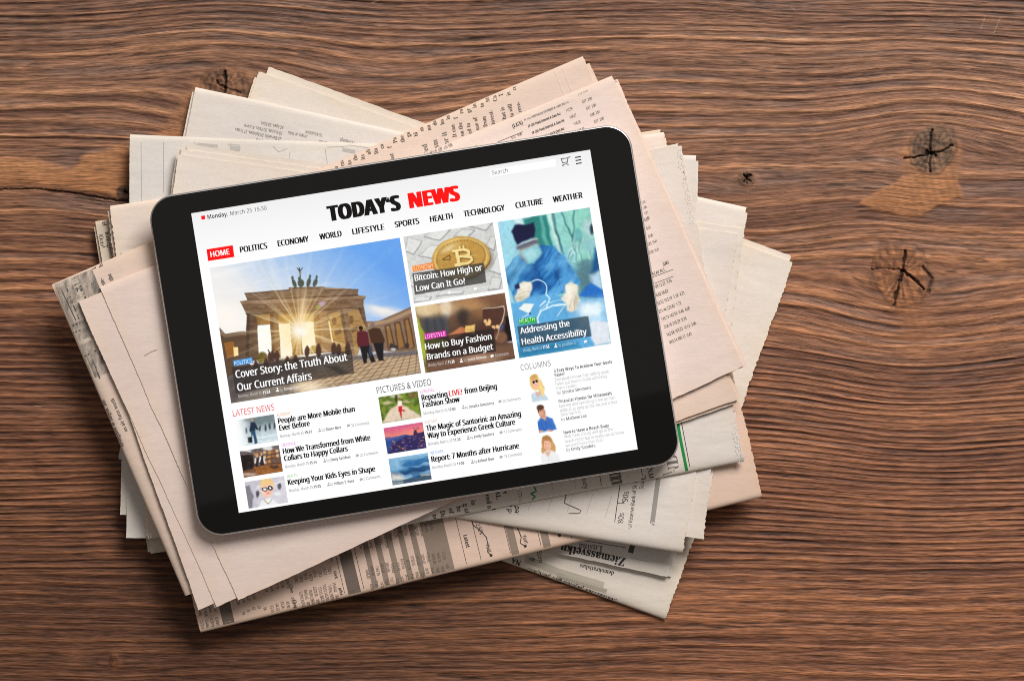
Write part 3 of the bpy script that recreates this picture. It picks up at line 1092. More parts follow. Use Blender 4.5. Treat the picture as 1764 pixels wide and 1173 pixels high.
# --- white paper with the chart
aC = -9.0
W2.strip([(975, 852), (972, 866), (1001, 879), (998, 884), (980, 884), (980, 905), (970, 908), (945, 907), (942, 912)], 2.0, MID_INK, 'printed_line_chart', 4)
for i in range(5):
    x = 900 + i * 33
    W2.strip([(x + 22, 845 + i * 2), (x, 905 + i * 5)], 0.7, FAINT)
W2.strip([(1068, 835), (1054, 933)], 1.3, INK)
W2.strip([(1076, 866), (1064, 866)], 1.0, INK)
W2.strip([(1071, 903), (1058, 903)], 1.0, INK)
W2.text("'90s", 1081, 866, 83, 9.5, 0.85, 'r')
W2.text("'80s", 1073, 903, 83, 9.5, 0.85, 'r')
W2.text("'70s", 1067, 940, 83, 9.5, 0.85, 'r')
W2.text('a Federal Reserve Bank of St. Louis', 1085, 934, 83, 6.8, 0.78, 'r')
W2.text('Sources: ', 1108, 842, 83, 6.8, 0.78, 'r')
W2.strip([(1134, 824), (1118, 943)], 8, plain_mat('pale_printed_tint', tuple(lin((160, 154, 148))), 0.9, 0, 0.1), 'printed_bar', 8)
W2.text('ound a', 879, 903, 84, 9, 0.85, 'b')
W2.text('justed g', 891, 905, 84, 9, 0.85, 'b')
W2.text('if ce', 851, 893, 80, 9, 0.85, 's')
W2.text('/ar', 838, 890, 84, 9, 0.85, 's')
# dark lines near the frayed end; the lower paints shade between two sheets
rs = np.random.default_rng(8)
pts = [(1198 - i * 2.05 + rs.uniform(-1.5, 1.5), 815 + i * 7.6) for i in range(18)]
W2.strip(pts, 1.3, plain_mat('perforation', tuple(lin((176, 168, 156))), 0.95, 0, 0.05), 'perforation', 4)
pts = [(1262 - i * 1.05 + rs.uniform(-2, 2), 418 + i * 7.0) for i in range(22)]
W2.strip(pts, 1.4, plain_mat('perforation', tuple(lin((186, 180, 168))), 0.95, 0, 0.05), 'perforation', 4)
# --- salmon tables
aP = 13.5
ex = np.array([math.cos(math.radians(aP)), -math.sin(math.radians(aP))])
ey = np.array([math.sin(math.radians(aP)), math.cos(math.radians(aP))])


def tp(u, v):        # u along the lower edge from its left corner, v up from that edge
    p = np.array([345, 1090]) + ex * u - ey * v
    return float(p[0]), float(p[1])


for (u0, u1, m_, v1) in ((42, 62, DARK_BAR, 150), (264, 286, DARK_BAR, 150)):
    P4.strip([tp((u0 + u1) / 2, -1), tp((u0 + u1) / 2, v1)], u1 - u0, m_, 'printed_bar', 6)
for i in range(6):
    u = 312 + i * 21
    P4.strip([tp(u, -1), tp(u, 110)], 9.5, GREY_BAR, 'printed_bar', 6)
P4.strip([tp(437, -1), tp(437, 112)], 30, GREY_BAR, 'printed_bar', 6)
for u in (560, 616):
    P4.strip([tp(u, -1), tp(u, 120)], 13, GREY_BAR, 'printed_bar', 6)
rs = np.random.default_rng(12)


def col_numbers(u0, n, du, v0, fmt, cap=5.4):
    for i in range(n):
        x, y = tp(u0 + i * du, v0 + rs.uniform(-3, 3))
        P4.text(fmt(i), x, y, aP - 92 + 0, cap, 0.62, 'r', SERIF_INK)


lo = lambda i: '%.2f' % rs.uniform(80, 9000)
col_numbers(4, 4, 9, 22, lambda i: '0.%04d' % rs.integers(2, 9999))
col_numbers(6, 4, 9, 45, lambda i: '43.9466')
col_numbers(74, 4, 9.5, 52, lo)
col_numbers(78, 5, 9.5, 20, lambda i: '%d' % rs.integers(10, 99))
col_numbers(126, 5, 9.5, 58, lo)
col_numbers(128, 5, 9.5, 22, lambda i: '-%d.%02d' % (rs.integers(10, 99), rs.integers(0, 99)))
col_numbers(180, 8, 8.5, 56, lambda i: '%.1f' % rs.uniform(200, 900))
col_numbers(182, 8, 8.5, 30, lambda i: '%.2f' % rs.uniform(200, 20000))
col_numbers(182, 8, 8.5, 12, lambda i: '%.1f' % rs.uniform(200, 900))
col_numbers(302, 16, 9.0, 42, lo)
col_numbers(304, 16, 9.0, 16, lambda i: '%.2f' % rs.uniform(1, 90), 4.8)
col_numbers(76, 19, 9.5, 84, lo, 4.8)
col_numbers(66, 5, 9.5, 108, lo, 4.8)
col_numbers(302, 15, 9.0, 96, lambda i: ['Xetra Dax', 'Nikkei 225', 'Hang Seng', 'Sensex', 'Dow Jones', 'Market Index', 'All Share', 'Ibex 35', 'Brazil', 'Mid Cap', 'FTSE 100', 'S&P 500', 'Euro Stoxx', 'Mexico', 'Jakarta'][i % 15], 5.6)
P4.text('stock', *tp(248, 50), aP - 90, 6, .7, 's')
P4.text('price', *tp(250, 20), aP - 90, 6, .7, 's')
P4.text("Day's", *tp(176, 92), aP - 90, 6, .7, 's')
P4.text("Close", *tp(168, 45), aP - 90, 6, .7, 's')
P4.text("Chng", *tp(168, 18), aP - 90, 6, .7, 's')
P4.text('Month 2.92%', *tp(502, 96), aP - 82, 7.2, .75, 'r')
P4.text('Latest', *tp(480, 58), aP - 90, 7, .75, 'b')
for u in (258, 292, 474, 500, 552, 606, 660):
    P4.strip([tp(u, 0), tp(u, 118)], 0.8, INK)
for (u, y0) in ((505, 'Year'), (570, 'Year'), (628, 'Year')):
    P4.text(y0, *tp(u + 8, 34), aP - 82, 7.2, .75, 'r')
for (u, t_) in ((553, '0.53%'), (640, '6.57%'), (676, '1.45%')):
    P4.text(t_, *tp(u + 8, 92), aP - 80, 6.6, .75, 'r')
for (pp_) in ([(812, 895), (816, 905), (826, 912), (838, 925), (841, 940), (840, 950), (846, 956)], [(888, 904), (893, 912), (898, 925), (896, 935), (905, 940)], [(952, 912), (956, 918), (960, 918), (964, 922)]):
    P4.strip(pp_, 1.5, INK, 'printed_line_chart', 4)
    x, y = pp_[-1]
    th = np.linspace(0, 2 * np.pi, 11)[:-1]
    P4.put('printed_line_chart', np.concatenate([[[x, y]], np.stack([x + 2.6 * np.cos(th), y + 2.6 * np.sin(th)], -1)]), np.array([(0, i + 1, (i + 1) % 10 + 1) for i in range(10)]), INK)
# --- bottommost paper: dark smear of a photo, print on the fold
for (p, w, m_) in ([((905, 962), (960, 984), (1040, 1008)), 12, plain_mat('pale_photo_print', tuple(lin((190, 180, 164))), .9, 0, .1)], [((960, 990), (1045, 1018)), 7, plain_mat('pale_photo_print', tuple(lin((176, 166, 150))), .9, 0, .1)],
                   [((1046, 1032), (1067, 1036)), 9, SMUDGE]):
    Z2.strip(list(p), w, m_, 'printed_photo', 5)
Z2.text('neatkaribas papildu gan parejam.', 1063, 1032, 180 - 19.5, 8, 0.95, 's')
Z2.text('NA', 898, 966, 180 - 19.5, 9, 0.9, 's', strike=.03)
Z2.text('Euro', 925, 950, -80, 8, 0.85, 'r')
Z2.text('ar', 922, 962, 160, 8, .9, 's')
for p_ in (Z2, W4, H1, W3, C1, P4, W2, W1, NB, P1):
    if p_.inks:
        p_.finish()

# ------------------------------------------------------------------ the tablet
SC = np.array([(330, 366), (1017, 259), (1098, 772), (410, 885)], float)      # display corners in the photograph
A_, b_ = [], []
for (X, Y), (u, v) in zip(SC, [(0, 0), (696, 0), (696, 522), (0, 522)]):
    A_ += [[X, Y, 1, 0, 0, 0, -u * X, -u * Y], [0, 0, 0, X, Y, 1, -v * X, -v * Y]]
    b_ += [u, v]
HM = np.append(np.linalg.solve(np.array(A_, float), np.array(b_, float)), 1).reshape(3, 3)


def uv(X, Y):
    p = HM @ np.array([X, Y, 1.0])
    return p[0] / p[2], p[1] / p[2]


ANG = math.radians(9.05)
tx, ty = px2w(713.9, 570.7, ZT)
th_ = 0.0061
hw, hh = 0.2385 / 2, 0.1682 / 2
cy_off = 0.0005
corn = np.array([(sx * hw, sy * hh) for sx in (-.97, 0, .97) for sy in (-.97, 0, .97)])
gx = np.linspace(-hw, hw, 40)
gy = np.linspace(-hh, hh, 30)
TGX, TGY = np.meshgrid(gx, gy)
WX = tx + TGX * math.cos(ANG) - TGY * math.sin(ANG)
WY = ty + TGX * math.sin(ANG) + TGY * math.cos(ANG)
rest = float(np.max(P1.ztop(WX, WY))) + 0.00005
tab = bpy.data.objects.new('tablet', None)
COL.objects.link(tab)
tab.location = (tx, ty, rest)
tab.rotation_euler = (0, 0, ANG)
tab['label'] = 'black-framed tablet showing a news page, lying on top of the newspaper pile'
tab['category'] = 'tablet'


def rrect(w, h, r, n=14):
    P = []
    for (cx, cy, a0) in ((w - r, h - r, 0), (-w + r, h - r, 90), (-w + r, -h + r, 180), (w - r, -h + r, 270)):
        for i in range(n + 1):
            a = math.radians(a0 + 90 * i / n)
            P.append((cx + r * math.cos(a), cy + r * math.sin(a)))
    return np.array(P)


def lofted(name, rings, mat, parent, cap_top=True, cap_bot=True, smooth=True):
    """rings: (inset, z)"""
    V, F = [], []
    n = None
    for (ins, z) in rings:
        p = rrect(hw - ins, hh - ins, 0.0125 - ins)
        n = len(p)
        V.append(np.column_stack([p[:, 0], p[:, 1] + cy_off, np.full(n, z)]))
    V = np.concatenate(V)
    for k in range(len(rings) - 1):
        i = np.arange(n)
        j = (i + 1) % n
        F.append(np.stack([k * n + i, k * n + j, (k + 1) * n + j, (k + 1) * n + i], -1))
    F = np.concatenate(F)
    me = bpy.data.meshes.new(name)
    fl = [tuple(int(q) for q in f) for f in F]
    if cap_top:
        fl.append(tuple(range((len(rings) - 1) * n, len(rings) * n)))
    if cap_bot:
        fl.append(tuple(range(n - 1, -1, -1)))
    me.from_pydata([tuple(v) for v in V], [], fl)
    me.materials.append(mat)
    for p in me.polygons:
        p.use_smooth = smooth and len(p.vertices) == 4
    o = bpy.data.objects.new(name, me)
    COL.objects.link(o)
    o.parent = parent
    return o


ALU = plain_mat('anodised_aluminium', (0.72, 0.71, 0.70), 0.40, 0.9)
m, N, L, P = new_mat('black_cover_glass')
P.inputs['Base Color'].default_value = (0.0035, 0.0032, 0.003, 1)
P.inputs['Roughness'].default_value = 0.03
P.inputs['Specular IOR Level'].default_value = 0.5
vo = N.new('ShaderNodeTexVoronoi')          # specks of dust on the glass
vo.inputs['Scale'].default_value = 150
tc = N.new('ShaderNodeTexCoord')
L.new(tc.outputs['Object'], vo.inputs['Vector'])
cr = N.new('ShaderNodeMapRange')
cr.inputs['From Min'].default_value = 0.02
cr.inputs['From Max'].default_value = 0.045
cr.inputs['To Min'].default_value = 1
cr.inputs['To Max'].default_value = 0
L.new(vo.outputs['Distance'], cr.inputs['Value'])
sel = N.new('ShaderNodeMath')
sel.operation = 'GREATER_THAN'
sel.inputs[1].default_value = 0.86
sp = N.new('ShaderNodeSeparateColor')
L.new(vo.outputs['Color'], sp.inputs[0])
L.new(sp.outputs[0], sel.inputs[0])
ml = N.new('ShaderNodeMath')
ml.operation = 'MULTIPLY'
L.new(cr.outputs[0], ml.inputs[0])
L.new(sel.outputs[0], ml.inputs[1])
mx = N.new('ShaderNodeMix')
mx.data_type = 'RGBA'
mx.inputs[6].default_value = (0.0035, 0.0032, 0.003, 1)
mx.inputs[7].default_value = (0.06, 0.055, 0.05, 1)
L.new(ml.outputs[0], mx.inputs[0])
L.new(mx.outputs[2], P.inputs['Base Color'])
GLASS = m
lofted('case', [(0.0034, 0.0), (0.0020, 0.0004), (0.0008, 0.0014), (0.0001, 0.0028), (0, 0.0038), (0, 0.0046), (0.00010, 0.0052), (0.00032, 0.0056), (0.00065, 0.00588), (0.0010, 0.0060), (0.0013, 0.0060)], ALU, tab)
lofted('cover_glass', [(0.00085, 0.0058), (0.00085, 0.00612), (0.0009, 0.0062), (0.00105, 0.00626), (0.0016, 0.00628)], GLASS, tab, cap_bot=False)
GZ = 0.00628
KX = 1 / PXM


def loc(u, v):
    return (np.asarray(u, float) - 348) * KX, (261 - np.asarray(v, float)) * KX


def grid_pic(name, u0, v0, u1, v1, img, z, parent):
    """a lit picture area: a fine grid coloured per vertex (img: h,w,3 linear)"""
    h, w = img.shape[:2]
    U, Vv = np.meshgrid(np.linspace(u0, u1, w), np.linspace(v0, v1, h))
    x, y = loc(U, Vv)
    V = np.stack([x, y, np.full_like(x, z)], -1).reshape(-1, 3)
    i = (np.arange(h - 1)[:, None] * w + np.arange(w - 1)[None]).ravel()
    o = mesh_obj(name, V, np.stack([i, i + w, i + w + 1, i + 1], -1), PICMAT, parent)
    A = o.data.attributes.new('picture', 'FLOAT_COLOR', 'POINT')
    c = np.ones((h * w, 4), np.float32)
    c[:, :3] = img.reshape(-1, 3)
    A.data.foreach_set('color', c.ravel())
    return o


PICMAT = glow_mat('display_picture', (1, 1, 1), 1.0, 'picture')
# white page with its pale grey header band
n_ = 140
vv = np.linspace(0, 522, n_)
head = 255 - 15 * np.clip(1 - vv / 105, 0, 1) ** 1.1
img = np.repeat(lin(np.stack([head, head, head], -1))[:, None], 20, 1)
screen = grid_pic('display', 0, 0, 696, 522, img, GZ + 0.00004, tab)

_glow = {}


def colour(c):
    if c not in _glow:
        _glow[c] = glow_mat('display_ink', tuple(lin(c)), 1.0 if max(c) > 6 else 0.0)
    return _glow[c]


class Layer:
    """lettering and icons of one colour in one block of the page"""

    def __init__(self, name, parent, z=0.0001):
        self.name, self.parent, self.z, self.g = name, parent, z, {}

    def tri(self, P2, F, col):
        x, y = loc(P2[:, 0], P2[:, 1])
        g = self.g.setdefault(col, Geo())
        F = np.asarray(F)
        if F.shape[1] == 4:
            F = np.concatenate([F[:, :3], F[:, [0, 2, 3]]])
        a, b, c = [np.stack([x, y], -1)[F[:, i]] for i in range(3)]
        cr = (b[:, 0] - a[:, 0]) * (c[:, 1] - a[:, 1]) - (b[:, 1] - a[:, 1]) * (c[:, 0] - a[:, 0])
        F = np.where((cr < 0)[:, None], F[:, ::-1], F)
        dz = GZ + self.z + 1.2e-5 * (len(g.V) % 6)
        g.add(np.stack([x, y, np.full_like(x, dz)], -1), F)

    def text(self, s, X0, Y0, X1, Y1, cap, col, style='r', strike=0.0):
        """baseline from (X0,Y0) to (X1,Y1) in photograph pixels"""
        u0, v0 = uv(X0, Y0)
        u1, v1 = uv(X1, Y1)
        V, F, w = text_geo(s, style)
        k = (u1 - u0) / w
        strike = strike or 0.0
        k = (u1 - u0 - 2 * strike) / w
        u0 += strike
        for d in ((0,) if not strike else (-strike, 0, strike)):
            self.tri(np.stack([u0 + V[:, 0] * k + d, (v0 + v1) / 2 - V[:, 1] * cap], -1), F, col)

    def quad(self, pts, col):
        P = np.array([uv(*p) for p in pts])
        self.tri(P, np.array([[0, 1, 2], [0, 2, 3]]), col)

    def rect(self, X, Y, w, h, col):
        u, v = uv(X, Y)
        self.tri(np.array([(u, v), (u + w, v), (u + w, v + h), (u, v + h)]), np.array([[0, 1, 2], [0, 2, 3]]), col)

    def disc(self, X, Y, rx, ry, col, n=14):
        u, v = uv(X, Y)
        t = np.linspace(0, 2 * np.pi, n + 1)[:-1]
        P = np.concatenate([[[u, v]], np.stack([u + rx * np.cos(t), v + ry * np.sin(t)], -1)])
        self.tri(P, np.array([(0, i + 1, (i + 1) % n + 1) for i in range(n)]), col)

    def line(self, pts, w, col):
        Q = np.array([uv(*p) for p in pts])
        for a, b in zip(Q[:-1], Q[1:]):
            d = (b - a) / max(np.hypot(*(b - a)), 1e-9)
            n = np.array([-d[1], d[0]]) * w / 2
            e = d * w / 3
            self.tri(np.array([a - e + n, b + e + n, b + e - n, a - e - n]), np.array([[0, 1, 2], [0, 2, 3]]), col)

    def person(self, X, Y, col, s=1.0):
        self.disc(X, Y - 3.2 * s, 1.7 * s, 1.9 * s, col)
        u, v = uv(X, Y)
        P = np.array([(u - 3.6 * s, v + 3.4 * s), (u - 3.2 * s, v + 1.2 * s), (u - 1.2 * s, v - .2 * s), (u + 1.2 * s, v - .2 * s), (u + 3.2 * s, v + 1.2 * s), (u + 3.6 * s, v + 3.4 * s)])
        self.tri(P, np.array([[0, 1, 2], [0, 2, 3], [0, 3, 4], [0, 4, 5]]), col)

    def bubble(self, X, Y, col, s=1.0):
        self.disc(X, Y, 4.0 * s, 2.9 * s, col)
        u, v = uv(X, Y)
        self.tri(np.array([(u - 2.6 * s, v + 1 * s), (u + .4 * s, v + 2 * s), (u - 3.2 * s, v + 4.4 * s)]), np.array([[0, 1, 2]]), col)

    def done(self):
        Vs, Fs, mi, n = [], [], [], 0
        for i, (col, g) in enumerate(self.g.items()):
            V, F = g.out()
            Vs.append(V)
            Fs.append(F + n)
            mi.append(np.full(len(F), i, np.int32))
            n += len(V)
        cols = list(self.g)
        o = mesh_obj(self.name, np.concatenate(Vs), np.concatenate(Fs), colour(cols[0]), self.parent)
        for c in cols[1:]:
            o.data.materials.append(colour(c))
        o.data.polygons.foreach_set('material_index', np.concatenate(mi))


BLK, RED, WHT = (4, 4, 4), (255, 0, 0), (255, 255, 255)
l = Layer('page_header', screen)
l.rect(347, 370.6, 6.6, 6.6, RED)
l.text('Monday,', 358.9, 376.4, 394, 370.4, 7.4, BLK, 'b')
l.text('March 25 15:30', 398.3, 369.8, 461.3, 360.3, 7.0, (50, 50, 50), 'r')
l.done()
l = Layer('headline', screen)
l.text('TODAY\u2018S', 568.0, 381.0, 694.0, 361.0, 26.4, BLK, 'b', 2.1)
l.text('NEWS', 708.0, 358.7, 795.8, 345.0, 26.4, RED, 'b', 2.1)
l.done()
l = Layer('search_field', screen)
l.quad([(845.3, 292.6), (958, 274.7), (959.4, 287.3), (846.8, 304.8)], WHT)
l.done()
l = Layer('search_hint', screen, 0.00022)
l.text('Search', 849.5, 301.2, 877, 297.2, 7.2, (105, 105, 105), 'r')
l.done()
l = Layer('cart_icon', screen, 0.00022)
cg = (95, 95, 95)
l.line([(983, 271), (979.5, 272.2), (977.5, 283.2), (970.5, 284.3)], 1.5, cg)
l.line([(967.6, 274.5), (979, 273)], 1.5, cg)
l.line([(967.6, 274.5), (970.3, 281.2), (977.8, 280)], 1.5, cg)
l.disc(970.6, 286.2, 1.2, 1.2, cg)
l.disc(979.4, 284.8, 1.2, 1.2, cg)
l.done()
l = Layer('menu_icon', screen, 0.00022)
for i in range(3):
    l.line([(992 + i * .8, 272.2 + i * 5.3), (1000.6 + i * .8, 270.8 + i * 5.3)], 2.0, BLK)
l.done()
l = Layer('menu_bar', screen)
l.quad([(356.3, 428.3), (401.9, 421.2), (404.7, 441.5), (358.9, 448.6)], RED)
for (s_, x0, y0, x1, y1) in (('POLITICS', 415, 434.3, 462.5, 426.6), ('ECONOMY', 480.4, 423.6, 534.6, 415), ('WORLD', 552.7, 412.3, 591.4, 405.9), ('LIFESTYLE', 609.5, 403.4, 665, 394.6),
                             ('SPORTS', 682.8, 391.6, 725.2, 384.6), ('HEALTH', 743.5, 382.2, 782.8, 376), ('TECHNOLOGY', 801, 373.2, 872, 362), ('CULTURE', 890, 358.8, 937, 351.4), ('WEATHER', 954, 349, 1005, 341)):
    l.text(s_, x0, y0, x1, y1, 10.0, BLK, 'r', 0.68)
l.done()
l = Layer('menu_bar', screen, 0.00022)
l.text('HOME', 363.7, 442.0, 396.8, 436.8, 9.6, WHT, 'r', 0.4)
l.done()


# ---- pictures on the page: painted with soft shapes on a small raster, traced in zoomed photograph pixels
class Pic:
    def __init__(self, corners, w, h, base, warp=0.0, ws=40.0):
        """corners: TL, TR, BL in the tracing's own pixels"""
        self.w, self.h = w * 2, h * 2
        tl, tr, bl = [np.array(c, float) for c in corners]
        U, V = np.meshgrid((np.arange(self.w) + .5) / self.w, (np.arange(self.h) + .5) / self.h)
        self.U, self.V = U, V
        self.X = tl[0] + U * (tr - tl)[0] + V * (bl - tl)[0]
        self.Y = tl[1] + U * (tr - tl)[1] + V * (bl - tl)[1]
        self.px = np.hypot(*(tr - tl)) / self.w
        self.grain = warp > 0
        if warp:
            self.X0, self.Y0 = self.X, self.Y
            dx, dy = vn(self.X / ws, self.Y / ws, 201) - .5, vn(self.X / ws, self.Y / ws, 205) - .5
            self.X = self.X + dx * warp * 2
            self.Y = self.Y + dy * warp * 2
        self.a = np.zeros((self.h, self.w, 3)) + np.array(base, float)

    def straight(self):
        self.X, self.Y = self.X0, self.Y0

    def mix(self, m, c, al=1.0):
        m = np.clip(m * al, 0, 1)[..., None]
        self.a = self.a * (1 - m) + np.array(c, float) * m

    def poly(self, pts, c, al=1.0, soft=0.0):
        pts = [tuple(p) for p in pts]
        m = inpoly(self.X, self.Y, pts)
        if soft > 0:
            d = polydist(self.X, self.Y, pts)
            m = np.clip(np.where(m, d, -d) / soft * .5 + .5, 0, 1)
        self.mix(m.astype(float), c, al)

    def ell(self, cx, cy, rx, ry, c, al=1.0, soft=0.12, rot=0.0):
        a = math.radians(rot)
        dx, dy = self.X - cx, self.Y - cy
        u = (dx * math.cos(a) + dy * math.sin(a)) / rx
        v = (-dx * math.sin(a) + dy * math.cos(a)) / ry
        self.mix(sstep(1 + soft, 1 - soft, np.hypot(u, v)), c, al)

    def line(self, pts, w, c, al=1.0):
        d = polydist(self.X, self.Y, [tuple(p) for p in pts], False)
        self.mix(np.clip(w / 2 - d + .5 * self.px, 0, self.px) / self.px, c, al)

    def grad(self, c0, c1, p0, p1):
        d = np.array(p1, float) - np.array(p0, float)
        t = np.clip(((self.X - p0[0]) * d[0] + (self.Y - p0[1]) * d[1]) / (d @ d), 0, 1)[..., None]
        self.a = np.array(c0, float) * (1 - t) + np.array(c1, float) * t

    def tex(self, amp, sx, sy, seed=1, mask=None):
        n = (fbm(self.X / sx, self.Y / sy, seed, 3) - .5) * 2 * amp
        if mask is not None:
            n = n * mask
        self.a = self.a + n[..., None]

    def blur(self, r):
        for _ in range(2):
            for ax in (0, 1):
                p = np.pad(self.a, [(r, r) if i == ax else (0, 0) for i in range(3)], mode='edge')
                c = np.cumsum(p, axis=ax)
                n = self.a.shape[ax]
                c = np.concatenate([np.zeros_like(np.take(c, [0], ax)), c], ax)
                self.a = (np.take(c, np.arange(2 * r + 1, 2 * r + 1 + n), ax) - np.take(c, np.arange(n), ax)) / (2 * r + 1)

    def out(self):
        a = self.a
        if self.grain:      # tonal unevenness of a photograph, kept off pure white
            g = (fbm(self.X / (60 * self.px), self.Y / (60 * self.px), 301, 5) - .5) * 0.10 + (fbm(self.X / (9 * self.px), self.Y / (9 * self.px), 305, 3) - .5) * 0.14
            wm = np.clip((250 - a.min(-1)) / 40, 0, 1)
            a = a * (1 + g * wm * getattr(self, 'gs', 1.0))[..., None]
        a = np.clip(a, 0, 255)
        a = (a[::2, ::2] + a[1::2, ::2] + a[::2, 1::2] + a[1::2, 1::2]) / 4
        return lin(a)

    def place(self, name, tl, br, z=0.00007):
        u0, v0 = uv(*tl)
        u1, v1 = uv(*br)
        return grid_pic(name, u0, v0, u1, v1, self.out(), GZ + z, screen)


# cover story: a stone gate against the low sun
p = Pic([(45, 237), (1330, 35), (188, 1157)], 330, 236, (150, 190, 240), 3, 60)
p.gs = 0.3
p.grad((104, 164, 238), (240, 238, 236), (1000, 60), (560, 640))
cl = fbm((p.X + .5 * p.Y) / 300, (p.Y + .16 * p.X) / 60, 5, 4)
p.mix(sstep(.50, .78, cl) * sstep(1200, 300, p.X) * sstep(160, 320, p.Y), (246, 244, 244), .8)
p.mix(sstep(.52, .8, fbm((p.X - .6 * p.Y) / 60, (p.Y + .3 * p.X) / 240, 8, 3)) * sstep(900, 250, p.X), (232, 240, 250), .45)
p.ell(140, 570, 170, 90, (255, 248, 240), .85, .8, 20)
p.ell(1250, 545, 150, 34, (255, 242, 228), .75, .8, 10)
p.ell(1190, 520, 70, 16, (255, 246, 236), .6, .8, 14)
p.poly([(1105, 600), (1180, 598), (1240, 575), (1420, 498), (1480, 830), (1200, 800), (1110, 820)], (132, 104, 84))
p.poly([(1110, 612), (1240, 590), (1412, 520), (1416, 545), (1250, 612), (1115, 636)], (172, 140, 112))
for (x0, x1, yt) in ((1222, 1262, 632), (1285, 1330, 612), (1352, 1392, 590)):
    p.poly([(x0, yt), (x1, yt - 14), (x1 + 42, 800), (x0 + 28, 805)], (92, 66, 48))
    p.poly([(x0 + 14, yt + 6), (x1 - 8, yt), (x1 + 24, 770), (x0 + 34, 785)], (176, 126, 62), .7)
p.poly([(108, 640), (150, 682), (290, 664), (296, 862), (330, 905), (160, 985)], (116, 86, 64))
p.poly([(112, 645), (150, 682), (285, 666), (286, 690), (150, 708), (118, 690)], (158, 128, 100))
p.poly([(140, 745), (205, 735), (230, 830), (165, 850)], (190, 122, 50))
p.poly([(205, 775), (236, 772), (240, 830), (212, 838)], (255, 226, 160))
# gate body
body = [(283, 408), (580, 386), (583, 372), (818, 368), (822, 388), (1047, 384), (1043, 424), (1103, 430), (1083, 462), (1086, 505), (1112, 640), (1040, 838), (870, 812), (600, 832), (286, 872), (296, 560), (268, 500), (250, 466), (300, 458)]
p.poly(body, (148, 113, 86))
p.poly([(283, 408), (580, 386), (818, 372), (1047, 384), (1043, 424), (300, 452)], (156, 124, 98))
p.poly([(250, 464), (1103, 428), (1090, 448), (262, 488)], (186, 150, 118))
p.poly([(290, 500), (1085, 458), (1086, 505), (292, 556)], (150, 114, 86))
p.line([(300, 454), (1045, 424)], 6, (96, 70, 54))
p.line([(292, 552), (1086, 508)], 7, (104, 76, 56))
p.line([(284, 410), (580, 388)], 7, (98, 76, 62))
p.line([(822, 390), (1047, 386)], 7, (112, 88, 70))
p.line([(583, 375), (818, 371)], 7, (120, 92, 70))
for i in range(26):
    p.line([(300 + i * 30, 500 - i * 1.4), (301 + i * 30, 516 - i * 1.4)], 5, (118, 88, 66), .6)
p.poly([(355, 562), (452, 552), (455, 618), (370, 626)], (206, 152, 84))
p.poly([(508, 556), (588, 552), (590, 612), (510, 618)], (198, 146, 84))
p.poly([(655, 552), (748, 545), (748, 602), (660, 606)], (226, 178, 112))
p.poly([(848, 552), (922, 540), (978, 832), (882, 816)], (214, 164, 92))
p.poly([(972, 536), (1046, 522), (1104, 640), (1040, 836), (1018, 826)], (206, 158, 94))
for (cx, cy) in ((886, 598), (1000, 592)):
    p.ell(cx, cy, 16, 26, (146, 100, 58), 1, .2)
for (x, y) in ((886, 662), (1000, 650)):
    p.poly([(x, y), (x + 44, y - 14), (x + 48, y + 18), (x + 4, y + 32)], (138, 98, 60))
sun = (255, 255, 250)
p.poly([(370, 628), (453, 620), (470, 842), (380, 892)], sun)
p.poly([(508, 618), (588, 614), (606, 850), (526, 852)], (255, 248, 226))
p.poly([(660, 606), (746, 602), (764, 806), (676, 822)], (255, 252, 240))
p.poly([(845, 598), (853, 594), (876, 742), (866, 742)], (255, 230, 170))
p.ell(400, 850, 34, 40, (150, 128, 52), .95, .25)
p.ell(744, 790, 26, 26, (196, 160, 74), .9, .25)
for (q, c) in (([(296, 556), (356, 552), (347, 862), (286, 872)], (142, 110, 86)), ([(450, 548), (508, 544), (526, 850), (470, 842)], (150, 114, 84)), ([(588, 556), (655, 550), (664, 826), (606, 846)], (186, 138, 92)),
               ([(748, 540), (838, 536), (868, 806), (764, 806)], (184, 140, 100)), ([(922, 520), (974, 516), (1024, 832), (978, 832)], (160, 124, 94)), ([(1046, 508), (1086, 504), (1112, 640), (1104, 650)], (140, 108, 86))):
    p.poly(q, c)
    p.poly([q[0], (q[0][0] * .6 + q[1][0] * .4, q[0][1]), (q[3][0] * .6 + q[2][0] * .4, q[3][1]), q[3]], (c[0] - 34, c[1] - 32, c[2] - 28), .8)
p.tex(30, 40, 9, 3, (inpoly(p.X, p.Y, body)).astype(float) * (p.a.mean(-1) < 190))
p.tex(16, 9, 6, 4, (inpoly(p.X, p.Y, body)).astype(float) * (p.a.mean(-1) < 190))
p.a = p.a * (1 - 0.22 * sstep(560, 300, p.X) * sstep(430, 620, p.Y) * (p.a.mean(-1) < 190))[..., None]
gm = inpoly(p.X, p.Y, body) & (p.a.mean(-1) < 215)
p.a = p.a * (1 - 0.20 * gm)[..., None]
# ground
p.poly([(150, 985), (350, 888), (600, 842), (1000, 838), (1460, 796), (1490, 960), (190, 1175)], (128, 116, 106))
p.poly([(620, 1000), (1000, 850), (1460, 798), (1490, 960), (640, 1090)], (196, 166, 130), 1, 40)
p.poly([(1000, 838), (1460, 796), (1464, 826), (1010, 862)], (96, 92, 100), .8, 8)
for i in range(16):
    p.line([(1010 + i * 36, 850 - i * 3), (560 + i * 72, 1120 - i * 8)], 4.5, (76, 60, 50), .7)
for i in range(8):
    p.line([(560, 990 + i * 26 - 0), (1480, 815 + i * 22)], 3.5, (86, 70, 58), .7)
p.tex(14, 30, 9, 9, (p.Y > 850).astype(float))
p.poly([(150, 985), (420, 880), (660, 850), (700, 920), (400, 1000), (190, 1175)], (70, 62, 62), .75, 30)
p.poly([(830, 905), (900, 900), (985, 950), (930, 962)], (70, 62, 60), .8, 8)
